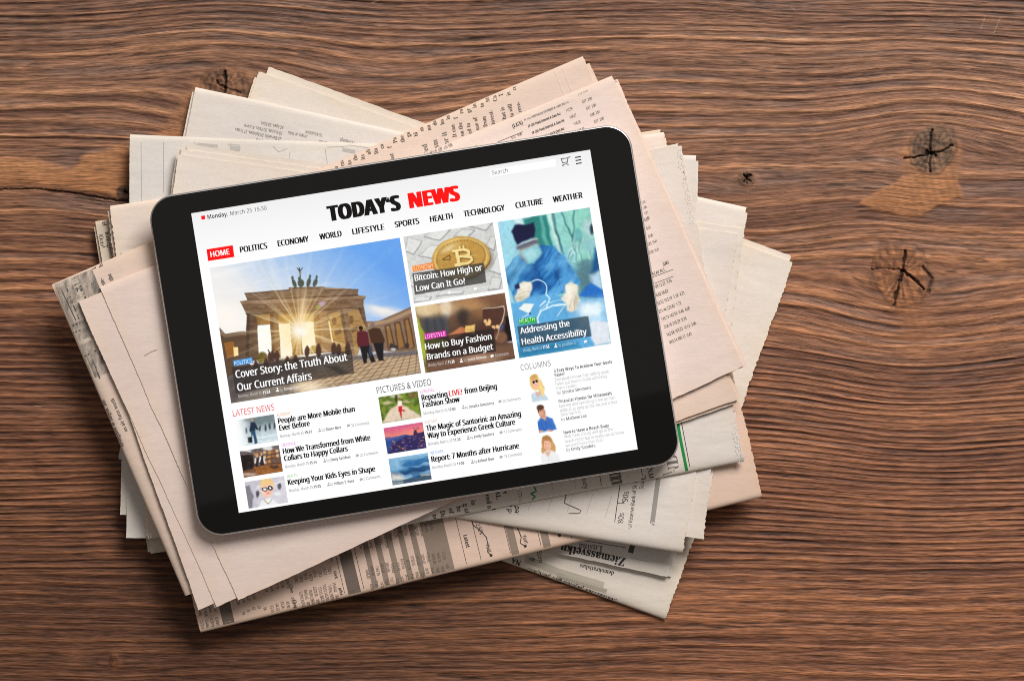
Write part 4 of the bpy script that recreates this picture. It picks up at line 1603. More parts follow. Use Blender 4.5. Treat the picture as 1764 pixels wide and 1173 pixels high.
p.ell(720, 1050, 90, 40, (255, 236, 205), .8, .8)
# sun star
dx, dy = p.X - 652, p.Y - 660
ang, rad = np.arctan2(dy, dx), np.hypot(dx, dy)
rays = np.abs(np.cos(ang * 8 + .35)) ** 22 + .6 * np.abs(np.cos(ang * 5 + 1.1)) ** 40
p.mix(np.clip(1.3 * rays, 0, 1) * np.exp(-rad / 150), (255, 238, 190), 1.0)
p.mix(np.exp(-(rad / 120) ** 2), (255, 206, 112), .62)
fine = np.abs(np.cos(ang * 9 + .2)) ** 60
p.mix(fine * np.exp(-rad / 240), (255, 246, 214), .9)
p.mix(np.exp(-(rad / 62) ** 2), (255, 254, 248), 1.0)
glow = np.exp(-(rad / 240) ** 2)[..., None] * np.array([96, 58, 14])
p.a = 255 - (255 - p.a) * (255 - glow) / 255
p.mix(np.exp(-((p.X - 672 - (p.Y - 560) * -.12) / 26) ** 2) * sstep(360, 520, p.Y) * sstep(700, 600, p.Y), (255, 226, 180), .6)
p.ell(805, 482, 22, 18, (206, 180, 214), .7, .5)
p.ell(778, 502, 14, 12, (160, 190, 80), .7, .5)
# people and quadriga
for (x, y, s) in ((702, 808, 1), (780, 800, 1.1), (882, 790, 1.05), (914, 798, 1.05), (976, 790, 1.1), (470, 838, 1), (500, 838, 1), (450, 846, .9), (424, 890, 1), (570, 880, 1), (626, 872, 1.0), (356, 905, 1)):
    p.ell(x, y, 17 * s, 38 * s, (74, 48, 38), .95, .2)
    p.ell(x, y - 34 * s, 8 * s, 10 * s, (90, 58, 42), .95, .2)
p.poly([(436, 792), (444, 790), (462, 830), (452, 836)], (84, 56, 42))
p.poly([(1040, 676), (1066, 664), (1110, 672), (1124, 768), (1046, 776), (1036, 730)], (92, 32, 40), 1, 3)
p.poly([(1058, 772), (1122, 766), (1166, 876), (1136, 882), (1110, 812), (1104, 886), (1084, 888)], (26, 22, 26), 1, 3)
p.ell(1068, 650, 14, 16, (64, 42, 36))
p.ell(1066, 644, 14, 11, (30, 24, 26))
p.poly([(1114, 660), (1150, 642), (1196, 650), (1226, 732), (1218, 752), (1132, 748)], (72, 44, 30), 1, 3)
p.poly([(1146, 748), (1218, 748), (1216, 856), (1224, 868), (1186, 870), (1160, 790)], (24, 22, 26), 1, 3)
p.ell(1143, 627, 16, 18, (128, 112, 104))
p.ell(1130, 800, 12, 38, (60, 74, 96), .8, .3)
for (x, y) in ((1272, 770), (1376, 768), (1298, 782)):
    p.ell(x, y, 14, 20, (52, 44, 46), .9, .3)
p.ell(1284, 792, 18, 10, (220, 222, 226), .8, .4)
hc = (82, 88, 74)
for (x, y, w_, h_, r_) in ((616, 345, 13, 30, -18), (660, 342, 22, 28, 0), (712, 338, 14, 34, 14), (758, 340, 15, 30, 24)):
    p.ell(x, y, w_, h_, hc, 1, .15, r_)
for (x, y) in ((606, 308), (722, 296), (770, 302), (650, 310)):
    p.ell(x, y, 8, 13, hc, 1, .2, 10)
p.line([(655, 262), (658, 310)], 8, (96, 92, 78))
p.ell(656, 270, 9, 11, (150, 146, 128))
p.line([(636, 240), (652, 262), (670, 240)], 6, (52, 52, 46))
p.line([(648, 238), (654, 258)], 6, (52, 52, 46))
p.straight()
# caption panel
p.poly([(195, 915), (1003, 795), (1019, 952), (222, 1088)], (44, 38, 38), .66)
p.poly([(203, 865), (333, 843), (340, 882), (210, 904)], (70, 148, 214))
p.place('cover_photo', (361.5, 460.6), (727, 641.8))

# coin on a keyboard
p = Pic([(28, 190), (655, 95), (100, 650)], 156, 116, (214, 214, 211), 4, 60)
p.tex(10, 160, 120, 2)
for q in ([(40, 290), (105, 312), (160, 225), (60, 190)], [(135, 322), (250, 345), (330, 260), (220, 250)], [(175, 192), (285, 218), (355, 145), (250, 130)], [(490, 125), (605, 150), (650, 100), (560, 90)], [(630, 430), (705, 452), (760, 330), (690, 290)],
          [(60, 520), (160, 545), (235, 450), (100, 430)], [(260, 600), (440, 580), (450, 560), (300, 560)], [(620, 560), (700, 555), (715, 480), (650, 470)], [(90, 640), (210, 630), (225, 600), (120, 600)], [(380, 190), (470, 200), (525, 150), (440, 140)], [(600, 265), (660, 285), (672, 200), (640, 190)]):
    p.line(q + [q[0]], 11, (176, 176, 174))
    p.line([q[0], q[1], q[2]], 7, (118, 118, 120))
    p.poly(q, (228, 228, 226), .8, 10)
p.ell(446, 356, 206, 144, (96, 84, 60), .55, .12, -8)
p.ell(432, 346, 204, 150, (120, 84, 30), 1, .02, -8)
p.ell(430, 335, 202, 144, (206, 166, 88), 1, .02, -8)
p.ell(430, 335, 186, 130, (232, 200, 124), 1, .02, -8)
p.ell(430, 335, 178, 123, (196, 152, 74), 1, .02, -8)
p.tex(22, 40, 14, 7, np.clip(1.2 - np.hypot((p.X - 430) / 202, (p.Y - 335) / 144), 0, 1))
for (o, c, w_) in ((6, (112, 78, 28), 30), (0, (246, 222, 150), 26)):
    p.line([(372 + o, 296 + o), (452 + o, 280 + o), (484 + o, 292 + o), (486 + o, 312 + o), (448 + o, 328 + o), (400 + o, 334 + o)], w_ * .7, c)
    p.line([(448 + o, 328 + o), (500 + o, 330 + o), (510 + o, 352 + o), (480 + o, 374 + o), (392 + o, 388 + o)], w_ * .7, c)
    p.line([(396 + o, 292 + o), (418 + o, 388 + o)], w_ * .9, c)
    p.line([(420 + o, 262 + o), (426 + o, 290 + o)], w_ * .5, c)
    p.line([(446 + o, 257 + o), (452 + o, 286 + o)], w_ * .5, c)
p.line([(300, 346), (350, 322), (352, 352), (304, 350)], 7, (120, 84, 34))
for i in range(44):
    a = i * 2 * math.pi / 44
    x, y = 430 + 168 * math.cos(a), 335 + 116 * math.sin(a) - 0.14 * 168 * math.cos(a)
    p.ell(x, y, 6, 5, (138, 100, 42), .6, .3)
p.ell(350, 270, 60, 20, (255, 244, 200), .5, .8, -30)
p.straight()
p.poly([(92, 445), (590, 370), (606, 507), (108, 590)], (62, 60, 58), .80)
p.poly([(90, 393), (240, 367), (247, 408), (97, 432)], (245, 130, 20))
p.place('photo', (697, 407.2), (868.6, 497.2))

# card and phone in a cafe
p = Pic([(107, 680), (733, 583), (175, 1140)], 156, 116, (74, 54, 44), 10, 60)
p.grad((150, 112, 78), (66, 44, 36), (400, 600), (470, 900))
p.ell(190, 690, 90, 60, (236, 218, 176), .9, .5)
p.ell(330, 690, 40, 60, (250, 246, 238), .9, .5)
p.ell(300, 690, 200, 40, (216, 184, 136), .6, .8)
p.ell(520, 660, 100, 40, (190, 140, 90), .8, .7)
p.ell(650, 620, 90, 40, (120, 80, 60), .8, .7)
p.poly([(150, 760), (330, 740), (350, 850), (170, 860)], (70, 74, 80), .95, 20)
for x in (190, 240, 290):
    p.line([(x, 760), (x + 15, 850)], 12, (46, 46, 52), .8)
p.ell(440, 760, 40, 60, (46, 38, 38), .8, .5)
p.ell(560, 740, 50, 30, (150, 104, 64), .7, .7)
p.blur(4)
p.poly([(100, 700), (140, 800), (185, 870), (200, 960), (190, 1150), (160, 1150)], (170, 182, 62), 1, 8)
p.poly([(130, 810), (190, 880), (320, 905), (330, 960), (180, 980)], (150, 164, 48), 1, 10)
p.poly([(585, 695), (728, 672), (672, 905), (555, 880)], (82, 50, 40), 1, 3)
p.line([(580, 697), (728, 674), (676, 905)], 7, (206, 186, 168))
for (x, y, r_) in ((590, 782, 12), (624, 780, 15), (606, 802, 13), (622, 800, 12), (652, 822, 12), (680, 820, 14)):
    p.ell(x, y, r_, r_ * 1.2, (255, 206, 140), .9, .3)
p.poly([(725, 750), (800, 735), (810, 935), (745, 930)], (18, 12, 18), 1, 5)
p.poly([(330, 872), (420, 828), (470, 830), (466, 856), (400, 890), (340, 902)], (196, 122, 82), 1, 5)
for i in range(3):
    p.line([(425, 838 + i * 12), (475, 842 + i * 8)], 9, (186, 108, 72))
p.ell(462, 862, 10, 5, (190, 40, 60))
p.poly([(462, 812), (525, 802), (522, 868), (456, 862)], (232, 190, 108), 1, 3)
p.line([(472, 840), (512, 838)], 3, (140, 100, 50))
p.poly([(170, 1060), (400, 990), (790, 930), (805, 1040), (180, 1150)], (116, 82, 62), 1, 24)
p.ell(560, 1040, 120, 30, (196, 160, 130), .6, .8)
p.ell(700, 895, 42, 40, (150, 106, 76), .7, .4)
p.ell(710, 828, 14, 22, (70, 80, 130), .9, .3)
p.ell(768, 932, 26, 6, (210, 210, 220), .7, .4)
p.straight()
p.poly([(172, 905), (652, 828), (668, 990), (186, 1062)], (40, 30, 28), .72)
p.poly([(170, 868), (320, 843), (327, 883), (177, 908)], (216, 42, 172))
p.place('photo', (716.5, 528), (888.6, 616.9))

# surgeon
p = Pic([(37, 135), (693, 33), (192, 1112)], 158, 236, (150, 214, 206), 10, 60)
p.grad((158, 214, 232), (148, 216, 200), (60, 300), (600, 300))
p.poly([(150, 110), (205, 105), (225, 180), (190, 200)], (214, 236, 236), 1, 8)
p.poly([(215, 110), (380, 85), (430, 330), (330, 330), (250, 200)], (44, 128, 122), 1, 5)
p.poly([(330, 90), (350, 88), (405, 330), (370, 330)], (92, 172, 160), 1, 5)
p.poly([(385, 84), (412, 80), (500, 360), (460, 330)], (206, 236, 222), 1, 5)
for q in ([(418, 75), (440, 190), (500, 345)], [(430, 75), (460, 230), (515, 370)], [(498, 62), (520, 160), (570, 235), (580, 270)], [(578, 50), (580, 180), (565, 330), (540, 420)]):
    p.line(q, 8, (44, 104, 112))
for q in ([(600, 215), (560, 330), (530, 430)], [(620, 260), (600, 340), (640, 430), (660, 520), (630, 580)], [(590, 300), (550, 420), (620, 440), (700, 450)], [(640, 250), (700, 430)], [(560, 300), (600, 420)]):
    p.line(q, 12, (190, 230, 226))
    p.line([(x + 8, y + 4) for x, y in q], 5, (70, 128, 132))
p.ell(610, 235, 26, 50, (110, 180, 180), 1, .3)
p.ell(690, 180, 40, 70, (190, 222, 222), 1, .3)
p.ell(712, 185, 16, 40, (30, 60, 80), 1, .3)
p.ell(690, 300, 50, 60, (150, 204, 206), 1, .4)
p.ell(680, 440, 60, 30, (90, 140, 150), .9, .5)
p.tex(16, 30, 50, 6, (p.X > 500).astype(float) * (p.Y < 600))
p.blur(2)
p.poly([(570, 460), (700, 430), (780, 520), (800, 680), (620, 690), (600, 560)], (88, 130, 140), 1, 30)
p.poly([(700, 520), (770, 480), (800, 660), (720, 640)], (182, 212, 232), 1, 20)
p.poly([(610, 660), (700, 570), (790, 620), (800, 690)], (36, 110, 196), 1, 8)
p.poly([(720, 330), (745, 320), (770, 480), (700, 500)], (24, 84, 140), 1, 14)
gown = (40, 118, 186)
p.poly([(100, 480), (150, 400), (250, 350), (340, 310), (440, 320), (520, 380), (580, 470), (630, 570), (600, 600), (520, 640), (420, 662), (160, 700), (118, 600)], gown, 1, 8)
p.poly([(100, 480), (170, 420), (190, 560), (160, 690), (118, 600)], (84, 150, 190), .8, 20)
p.poly([(330, 330), (440, 320), (520, 400), (560, 560), (520, 620), (440, 480)], (58, 140, 206), .9, 20)
p.poly([(300, 480), (340, 520), (360, 660), (230, 660)], (26, 92, 160), .7, 20)
p.line([(430, 470), (470, 560), (500, 640)], 8, (22, 84, 152), .8)
p.line([(290, 480), (330, 500), (350, 550)], 6, (20, 70, 130), .8)
p.tex(20, 60, 40, 8, inpoly(p.X, p.Y, [(100, 480), (250, 350), (440, 320), (600, 500), (600, 600), (160, 700)]).astype(float))
gm = inpoly(p.X, p.Y, [(100, 480), (150, 400), (250, 350), (340, 310), (440, 320), (520, 380), (580, 470), (630, 570), (600, 600), (520, 640), (420, 662), (160, 700), (118, 600)]).astype(float)
fo = fbm((p.X + .7 * p.Y) / 46, (p.Y - .7 * p.X) / 170, 21, 3) - .5
p.mix(np.clip(fo * 4, 0, 1) * gm, (112, 184, 232), .7)
p.mix(np.clip(-fo * 4, 0, 1) * gm, (14, 62, 124), .7)
p.ell(520, 430, 60, 110, (120, 190, 236), .45, .8, -30)
p.ell(210, 430, 60, 70, (140, 196, 222), .5, .8)
p.poly([(180, 310), (320, 250), (330, 330), (310, 400), (250, 430), (200, 380)], (170, 160, 150), 1, 10)
p.poly([(165, 300), (325, 262), (328, 300), (175, 338)], (92, 96, 116), .9, 10)
p.line([(168, 300), (325, 262)], 10, (190, 206, 204), .8)
p.poly([(200, 350), (320, 305), (345, 360), (300, 430), (250, 430)], (140, 204, 212), 1, 10)
p.poly([(136, 205), (160, 165), (285, 145), (302, 210), (308, 245), (170, 295), (158, 260)], (18, 22, 58), 1, 8)
p.poly([(130, 720), (300, 660), (440, 655), (800, 690), (850, 1010), (192, 1115)], (96, 172, 222), 1, 10)
p.poly([(560, 720), (790, 700), (830, 900), (640, 900)], (196, 226, 244), .9, 60)
p.ell(700, 760, 80, 50, (240, 250, 255), .9, .6)
p.poly([(690, 870), (740, 845), (830, 850), (850, 1005), (720, 1030)], (226, 232, 240), 1, 10)
p.poly([(192, 1030), (420, 1000), (600, 1000), (620, 1040), (195, 1115)], (34, 118, 160), .9, 30)
glove = (236, 228, 208)
p.poly([(525, 590), (560, 570), (605, 590), (612, 650), (630, 700), (600, 760), (560, 785), (530, 780), (520, 730), (490, 700), (490, 680), (530, 640)], glove, 1, 6)
p.line([(560, 700), (545, 760)], 5, (190, 180, 160))
p.line([(590, 700), (582, 770)], 5, (200, 190, 170))
p.poly([(190, 580), (230, 555), (280, 565), (286, 620), (270, 670), (220, 700), (170, 702), (160, 670), (180, 640)], glove, 1, 6)
p.line([(200, 620), (270, 600)], 5, (196, 188, 168))
p.line([(190, 650), (270, 630)], 5, (196, 188, 168))
p.poly([(160, 585), (195, 570), (205, 605), (172, 612)], (24, 40, 90), 1, 4)
p.ell(548, 640, 26, 60, (252, 246, 232), .8, .8, 10)
p.ell(600, 700, 16, 50, (186, 176, 152), .6, .8, 10)
p.ell(240, 600, 30, 24, (252, 246, 232), .8, .8)
p.ell(200, 680, 40, 18, (180, 170, 146), .6, .8)
p.ell(270, 370, 40, 30, (190, 232, 236), .7, .8)
t_ = np.linspace(0, 1, 14)
p.line([(285 + 100 * a + 25 * math.sin(3 * a), 568 - 40 * math.sin(a * 2.2) + 120 * a * a) for a in t_] + [(412, 690), (390, 750)], 8, (206, 236, 244))
p.line([(520, 735), (430, 740), (350, 780), (322, 820), (330, 860)], 13, (214, 238, 246))
p.line([(490, 695), (400, 720), (340, 775)], 6, (180, 220, 240))
p.line([(515, 735), (465, 815)], 5, (216, 230, 240))
p.poly([(185, 755), (225, 722), (300, 722), (262, 785)], (240, 246, 240), 1, 4)
p.line([(220, 815), (270, 782)], 8, (206, 226, 240))
p.ell(268, 785, 8, 8, (30, 50, 100))
p.line([(345, 740), (385, 705)], 10, (220, 236, 246))
p.straight()
p.poly([(180, 882), (683, 810), (705, 955), (200, 1035)], (42, 56, 66), .70)
p.poly([(187, 833), (308, 815), (314, 855), (193, 870)], (34, 170, 44))
p.place('photo', (859, 382.2), (1053, 590.6))

# ---- captions over the pictures
l = Layer('photo_caption', screen, 0.00015)
l.text('POLITICS', 404.0, 629.3, 434.3, 624.2, 6.8, (225, 240, 255), 'r')
l.text('Cover Story: the Truth About', 406.3, 650.6, 600.2, 620.6, 13.0, WHT, 'r', 0.4)
l.text('Our Current Affairs', 409.3, 673.2, 538.7, 653.2, 13.0, WHT, 'r', 0.4)
G2 = (205, 200, 196)
l.text('Monday, March 25', 410.9, 685.3, 451, 679, 5.4, G2, 'r')
l.text('11:24', 453, 679, 466, 677, 5.6, WHT, 'b')
l.person(478.2, 671.5, WHT, .8)
l.text('by', 483.5, 674, 488.8, 673.2, 5.2, (190, 184, 178), 'r')
l.text('Simon Barr', 490.5, 672.8, 516.8, 668.6, 5.4, (235, 228, 220), 'b')
l.done()
l = Layer('photo_caption', screen, 0.00015)
l.text('ECONOMY', 715.5, 465.4, 748.8, 460.1, 7.2, (255, 235, 205), 'r')
l.text('Bitcoin: How High or', 716.7, 483, 832.7, 465.4, 10.6, WHT, 'r', 0.35)
l.text('Low Can It Go?', 719.2, 501.2, 803.8, 488, 10.6, WHT, 'r', 0.35)
G3 = (238, 238, 238)
l.text('Monday, March 25 12:24', 720, 514, 767, 506.6, 5.0, G3, 'r')
l.person(776, 502.6, WHT, .75)
l.text('by Mathew Lee', 781, 504.3, 812, 499.5, 5.0, G3, 'r')
l.bubble(820.5, 496.4, WHT, .75)
l.text('9 Comments', 826, 498, 848, 494.4, 5.0, G3, 'r')
l.done()
l = Layer('photo_caption', screen, 0.00015)
l.text('LIFESTYLE', 734.5, 583, 769.2, 577.3, 7.2, (255, 215, 245), 'r')
l.text('How to Buy Fashion', 734.5, 601.2, 848.8, 583.8, 10.6, WHT, 'r', 0.35)
l.text('Brands on a Budget', 737.7, 618.7, 851.3, 601.2, 10.6, WHT, 'r', 0.35)
l.text('Monday, March 25', 739.5, 631, 772, 626, 5.2, G2, 'r')
l.text('11:30', 773.5, 626, 784.7, 624, 5.4, WHT, 'b')
l.person(796, 620.6, WHT, .8)
l.text('by', 801, 622, 805.5, 621.4, 5.2, G2, 'r')
l.text('Jessica Simmons', 807, 621, 839.6, 615.8, 5.2, (235, 228, 220), 'b')
l.bubble(849, 612, WHT, .75)
l.text('8 Comments', 855, 613.5, 878, 610, 5.0, G2, 'r')
l.done()
l = Layer('photo_caption', screen, 0.00015)
l.text('HEALTH', 896.7, 556, 922.4, 552, 7.2, (215, 255, 215), 'r')
l.text('Addressing the', 897.7, 574.0, 982.5, 560.8, 10.6, WHT, 'r', 0.35)
l.text('Health Accessibility', 900.6, 592.7, 1011.8, 575.4, 10.6, WHT, 'r', 0.35)
G4 = (190, 222, 232)
l.text('Monday, March 24', 902.5, 605.3, 934.5, 600.3, 5.2, G4, 'r')
l.text('17:58', 936, 600, 947.4, 598.2, 5.4, WHT, 'b')
l.person(958, 594.8, WHT, .8)
l.text('by Jonathan D.', 963.5, 596.3, 993, 591.5, 5.2, G4, 'r')
l.bubble(1009, 587, (240, 246, 250), .75)
l.done()

# ---- list pictures
p = Pic([(65, 365), (400, 310), (100, 585)], 70, 46, (176, 196, 202), 7, 40)
p.grad((120, 134, 138), (206, 222, 228), (240, 330), (270, 500))
p.poly([(60, 360), (200, 340), (180, 440), (60, 470)], (196, 206, 210), .8, 30)
p.poly([(150, 350), (395, 312), (405, 380), (250, 410)], (104, 120, 122), .7, 20)
for x, y in ((330, 425), (366, 410), (402, 405), (170, 450), (280, 430)):
    p.ell(x, y, 9, 26, (44, 58, 66), .85, .4)
p.line([(240, 520), (420, 480)], 10, (236, 246, 250), .8)
p.line([(120, 560), (420, 520)], 9, (240, 248, 250), .7)
p.poly([(200, 385), (236, 378), (250, 450), (198, 455)], (26, 42, 66), 1, 4)
p.poly([(206, 452), (246, 448), (260, 550), (240, 558), (226, 480), (212, 500)], (40, 76, 110), 1, 4)
p.ell(216, 364, 9, 14, (196, 150, 126), 1, .2)
p.poly([(240, 395), (272, 440), (262, 446), (236, 420)], (30, 34, 44), 1, 4)
p.poly([(178, 502), (216, 496), (218, 545), (182, 548)], (16, 20, 24), 1, 4)
p.mix(sstep(190, 80, p.X - .16 * (p.Y - 365)), (250, 252, 252), 1)
p.place('thumbnail_photo', (403.3, 724.7), (479, 759))
p = Pic([(108, 625), (440, 572), (140, 847)], 70, 46, (92, 62, 46), 7, 40)
p.grad((104, 98, 104), (110, 70, 42), (280, 590), (310, 800))
p.ell(170, 620, 40, 12, (236, 236, 230), .9, .4)
p.ell(345, 605, 46, 16, (240, 238, 232), .9, .4)
p.poly([(115, 665), (215, 650), (225, 760), (135, 790)], (30, 22, 20), 1, 4)
for i in range(16):
    x, y = 235 + (i % 6) * 36, 640 + (i // 6) * 40 - (i % 6) * 5
    p.poly([(x, y), (x + 24, y - 4), (x + 28, y + 22), (x + 3, y + 26)], [(214, 142, 62), (170, 96, 44), (226, 190, 140)][i % 3], .9, 4)
for i in range(3):
    p.line([(240, 672 + i * 38), (460, 636 + i * 38)], 5, (60, 46, 44))
p.poly([(225, 762), (470, 720), (476, 795), (250, 835)], (150, 92, 44), 1, 6)
for (x, y) in ((252, 715), (292, 700)):
    p.ell(x, y, 26, 44, (44, 34, 38), 1, .15)
    p.ell(x - 2, y - 46, 12, 15, (206, 156, 128), 1, .2)
    p.ell(x - 16, y - 8, 8, 26, (226, 220, 214), 1, .2)
    p.ell(x + 22, y - 2, 7, 28, (232, 226, 220), 1, .2)
p.ell(190, 815, 60, 14, (196, 166, 150), .9, .4)
p.ell(400, 755, 40, 16, (60, 44, 40), .8, .4)
p.tex(30, 10, 9, 4)
p.place('thumbnail_photo', (412, 778), (487.2, 812.7))
p = Pic([(148, 888), (485, 835), (180, 1108)], 70, 46, (200, 196, 204), 7, 40)
p.grad((196, 192, 202), (214, 212, 218), (200, 880), (400, 1040))
p.poly([(148, 930), (195, 915), (225, 1000), (215, 1110), (175, 1110)], (132, 128, 138), 1, 6)
p.ell(260, 985, 18, 26, (70, 66, 74), .9, .4)
p.ell(262, 930, 16, 20, (226, 224, 228), .9, .3)
p.ell(440, 920, 16, 26, (80, 74, 84), .9, .4)
p.ell(430, 985, 22, 14, (240, 240, 244), .9, .3)
p.line([(390, 900), (480, 885)], 10, (238, 238, 242))
p.poly([(262, 1090), (290, 1040), (345, 1020), (400, 1030), (440, 1070), (440, 1110)], (240, 240, 240), 1, 6)
p.ell(340, 905, 58, 50, (236, 196, 130), 1, .12)
p.ell(344, 950, 52, 62, (246, 200, 178), 1, .08)
p.poly([(290, 920), (300, 880), (345, 870), (395, 890), (400, 925), (370, 905), (330, 910)], (240, 204, 140), 1, 6)
p.ell(318, 946, 24, 20, (36, 32, 36), 1, .1)
p.ell(368, 942, 24, 20, (30, 28, 32), 1, .1)
p.ell(316, 946, 15, 13, (236, 232, 236), 1, .1)
p.ell(368, 942, 10, 9, (250, 250, 250), 1, .1)
p.ell(346, 980, 15, 5, (226, 128, 122), 1, .4)
p.ell(346, 966, 5, 6, (226, 164, 146), .8, .5)
p.line([(318, 1030), (345, 1070), (378, 1030)], 5, (150, 130, 60))
p.place('thumbnail_photo', (420.3, 831.7), (495.8, 866.3))
p = Pic([(68, 287), (430, 230), (105, 527)], 70, 46, (96, 116, 40), 7, 40)
p.tex(46, 26, 22, 3)
p.ell(230, 275, 60, 18, (206, 196, 170), .8, .5)
p.poly([(100, 520), (190, 390), (255, 355), (345, 380), (470, 460), (470, 480)], (226, 206, 180), 1, 10)
p.ell(150, 340, 46, 14, (214, 196, 160), .8, .5)
p.ell(330, 330, 40, 12, (206, 190, 150), .7, .5)
p.ell(395, 270, 40, 14, (150, 90, 70), .7, .5)
for x, y in ((120, 400), (370, 370), (420, 390), (90, 330), (300, 280)):
    p.ell(x, y, 26, 26, (140, 160, 50), .7, .6)
p.ell(230, 300, 12, 40, (40, 50, 24), .8, .4)
p.poly([(248, 325), (280, 320), (285, 368), (250, 375)], (246, 226, 216), 1, 4)
p.ell(262, 300, 11, 16, (150, 100, 66), 1, .2)
p.poly([(252, 372), (282, 366), (284, 395), (315, 405), (312, 415), (280, 410), (286, 455), (276, 470), (264, 420), (248, 412)], (200, 30, 40), 1, 4)
p.line([(278, 465), (284, 478)], 6, (40, 26, 24))
p.place('thumbnail_photo', (652.8, 683.8), (727.6, 718))
p = Pic([(115, 570), (475, 513), (150, 813)], 70, 46, (226, 120, 130), 7, 40)
p.grad((214, 92, 140), (252, 152, 120), (290, 545), (310, 650))
p.poly([(110, 668), (280, 640), (490, 625), (520, 760), (150, 820)], (44, 74, 142), 1, 4)
p.poly([(120, 660), (250, 648), (300, 655), (120, 690)], (96, 96, 160), .8, 8)
p.poly([(150, 815), (190, 720), (300, 660), (370, 640), (420, 625), (495, 600), (515, 750), (400, 775)], (46, 38, 88), 1, 6)
rr = np.random.default_rng(3)
for i in range(60):
    x = rr.uniform(170, 505)
    y = rr.uniform(640, 800) - (x - 330) * .12
    p.ell(x, y, rr.uniform(5, 13), rr.uniform(3, 6), [(236, 150, 60), (96, 84, 150), (180, 110, 100), (120, 110, 180)][i % 4], .8, .4, -20)
p.poly([(398, 600), (424, 596), (432, 640), (396, 644)], (60, 44, 78), 1, 3)
p.line([(388, 570), (436, 622)], 4, (46, 34, 60))
p.line([(436, 568), (392, 626)], 4, (46, 34, 60))
p.place('thumbnail_photo', (661.6, 737.2), (736, 771))
p = Pic([(160, 855), (522, 797), (197, 1097)], 70, 46, (60, 120, 170), 7, 40)
p.grad((64, 130, 186), (30, 80, 128), (330, 830), (360, 1000))
cl = fbm((p.X + p.Y * .3) / 160, (p.Y + .16 * p.X) / 34, 12, 4)
p.mix(sstep(.4, .7, cl), (158, 200, 224), .75)
p.ell(240, 960, 90, 26, (120, 180, 216), .7, .7, -8)
p.poly([(180, 975), (350, 960), (545, 905), (545, 940), (420, 985), (190, 1010)], (22, 62, 108), .8, 16)
p.poly([(182, 985), (260, 985), (330, 1040), (190, 1060)], (226, 218, 206), .9, 22)
p.poly([(450, 1000), (550, 985), (555, 1010), (470, 1020)], (222, 206, 190), .8, 12)
p.poly([(190, 1058), (558, 1000), (560, 1045), (197, 1100)], (62, 84, 104), 1, 4)
p.poly([(190, 1062), (300, 1045), (300, 1085), (197, 1100)], (136, 150, 158), .9, 6)
p.tex(14, 30, 6, 5)
p.place('thumbnail_photo', (670, 790.4), (744.7, 825))

# portraits beside the columns, on the page's white
p = Pic([(170, 250), (375, 218), (205, 500)], 40, 46, WHT, 6, 40)
p.ell(245, 315, 60, 68, (230, 190, 110), 1, .15)
p.ell(310, 360, 34, 70, (236, 204, 134), 1, .25, -12)
p.poly([(180, 490), (200, 425), (240, 395), (330, 395), (370, 430), (388, 462)], (196, 216, 228), 1, 8)
p.poly([(240, 400), (300, 390), (290, 430), (265, 440)], (228, 176, 150), 1, 6)
p.ell(246, 318, 38, 48, (238, 188, 158), 1, .1)
p.ell(232, 268, 40, 22, (214, 170, 92), 1, .3, -15)
p.ell(320, 380, 22, 52, (240, 210, 142), 1, .3, -10)
p.ell(230, 316, 15, 15, (28, 22, 22), 1, .1)
p.ell(262, 302, 15, 15, (28, 22, 22), 1, .1)
p.ell(256, 341, 9, 3.5, (206, 120, 108), 1, .4)
p.tex(12, 16, 20, 4, (p.Y < 420).astype(float) * (p.a.mean(-1) < 245))
p.place('portrait', (910.5, 644.7), (949, 688.5))
p = Pic([(235, 545), (440, 513), (262, 790)], 40, 46, WHT, 6, 40)
p.poly([(248, 782), (250, 690), (290, 650), (360, 635), (420, 650), (455, 745), (330, 770)], (58, 112, 194), 1, 8)
p.poly([(296, 655), (346, 630), (350, 690), (330, 668)], (220, 168, 140), 1, 5)
p.ell(305, 600, 40, 52, (226, 168, 136), 1, .1, -10)
p.ell(298, 562, 42, 26, (92, 56, 38), 1, .2, -12)
p.ell(268, 585, 8, 24, (100, 62, 42), 1, .3)
p.ell(318, 626, 11, 3.5, (238, 206, 192), 1, .4, -10)
p.ell(294, 596, 6, 2.5, (110, 74, 60), .9, .5, -10)
p.ell(320, 590, 6, 2.5, (110, 74, 60), .9, .5, -10)
p.ell(332, 606, 14, 36, (190, 128, 98), .45, .6, -10)
p.ell(306, 640, 26, 8, (196, 136, 106), .5, .6)
p.line([(342, 670), (352, 740)], 5, (34, 76, 150))
p.line([(290, 690), (320, 760)], 6, (36, 84, 160))
p.ell(275, 772, 30, 9, (222, 164, 136), 1, .3, -8)
p.ell(380, 758, 30, 8, (222, 164, 136), 1, .3, -8)
p.place('portrait', (922, 697.5), (961, 740.6))
p = Pic([(262, 840), (470, 808), (292, 1085)], 40, 46, WHT, 6, 40)
p.ell(362, 900, 60, 66, (192, 140, 84), 1, .15)
p.ell(322, 950, 26, 44, (206, 156, 98), 1, .2, 12)
p.ell(412, 930, 28, 50, (206, 160, 100), 1, .2, -14)
p.poly([(275, 1080), (285, 1020), (320, 975), (420, 965), (470, 1000), (490, 1045)], (238, 238, 238), 1, 8)
p.poly([(330, 980), (400, 965), (365, 1020)], (232, 182, 158), 1, 6)
p.ell(362, 918, 38, 50, (236, 184, 158), 1, .1)
p.ell(356, 862, 44, 20, (176, 124, 72), 1, .3)
p.ell(368, 938, 12, 4, (232, 150, 140), 1, .4)
p.ell(368, 936, 9, 2, (250, 236, 230), .8, .4)
p.ell(348, 908, 6, 2.5, (120, 84, 66), .9, .5)
p.ell(378, 904, 6, 2.5, (120, 84, 66), .9, .5)
p.ell(340, 930, 8, 34, (214, 156, 128), .5, .7)
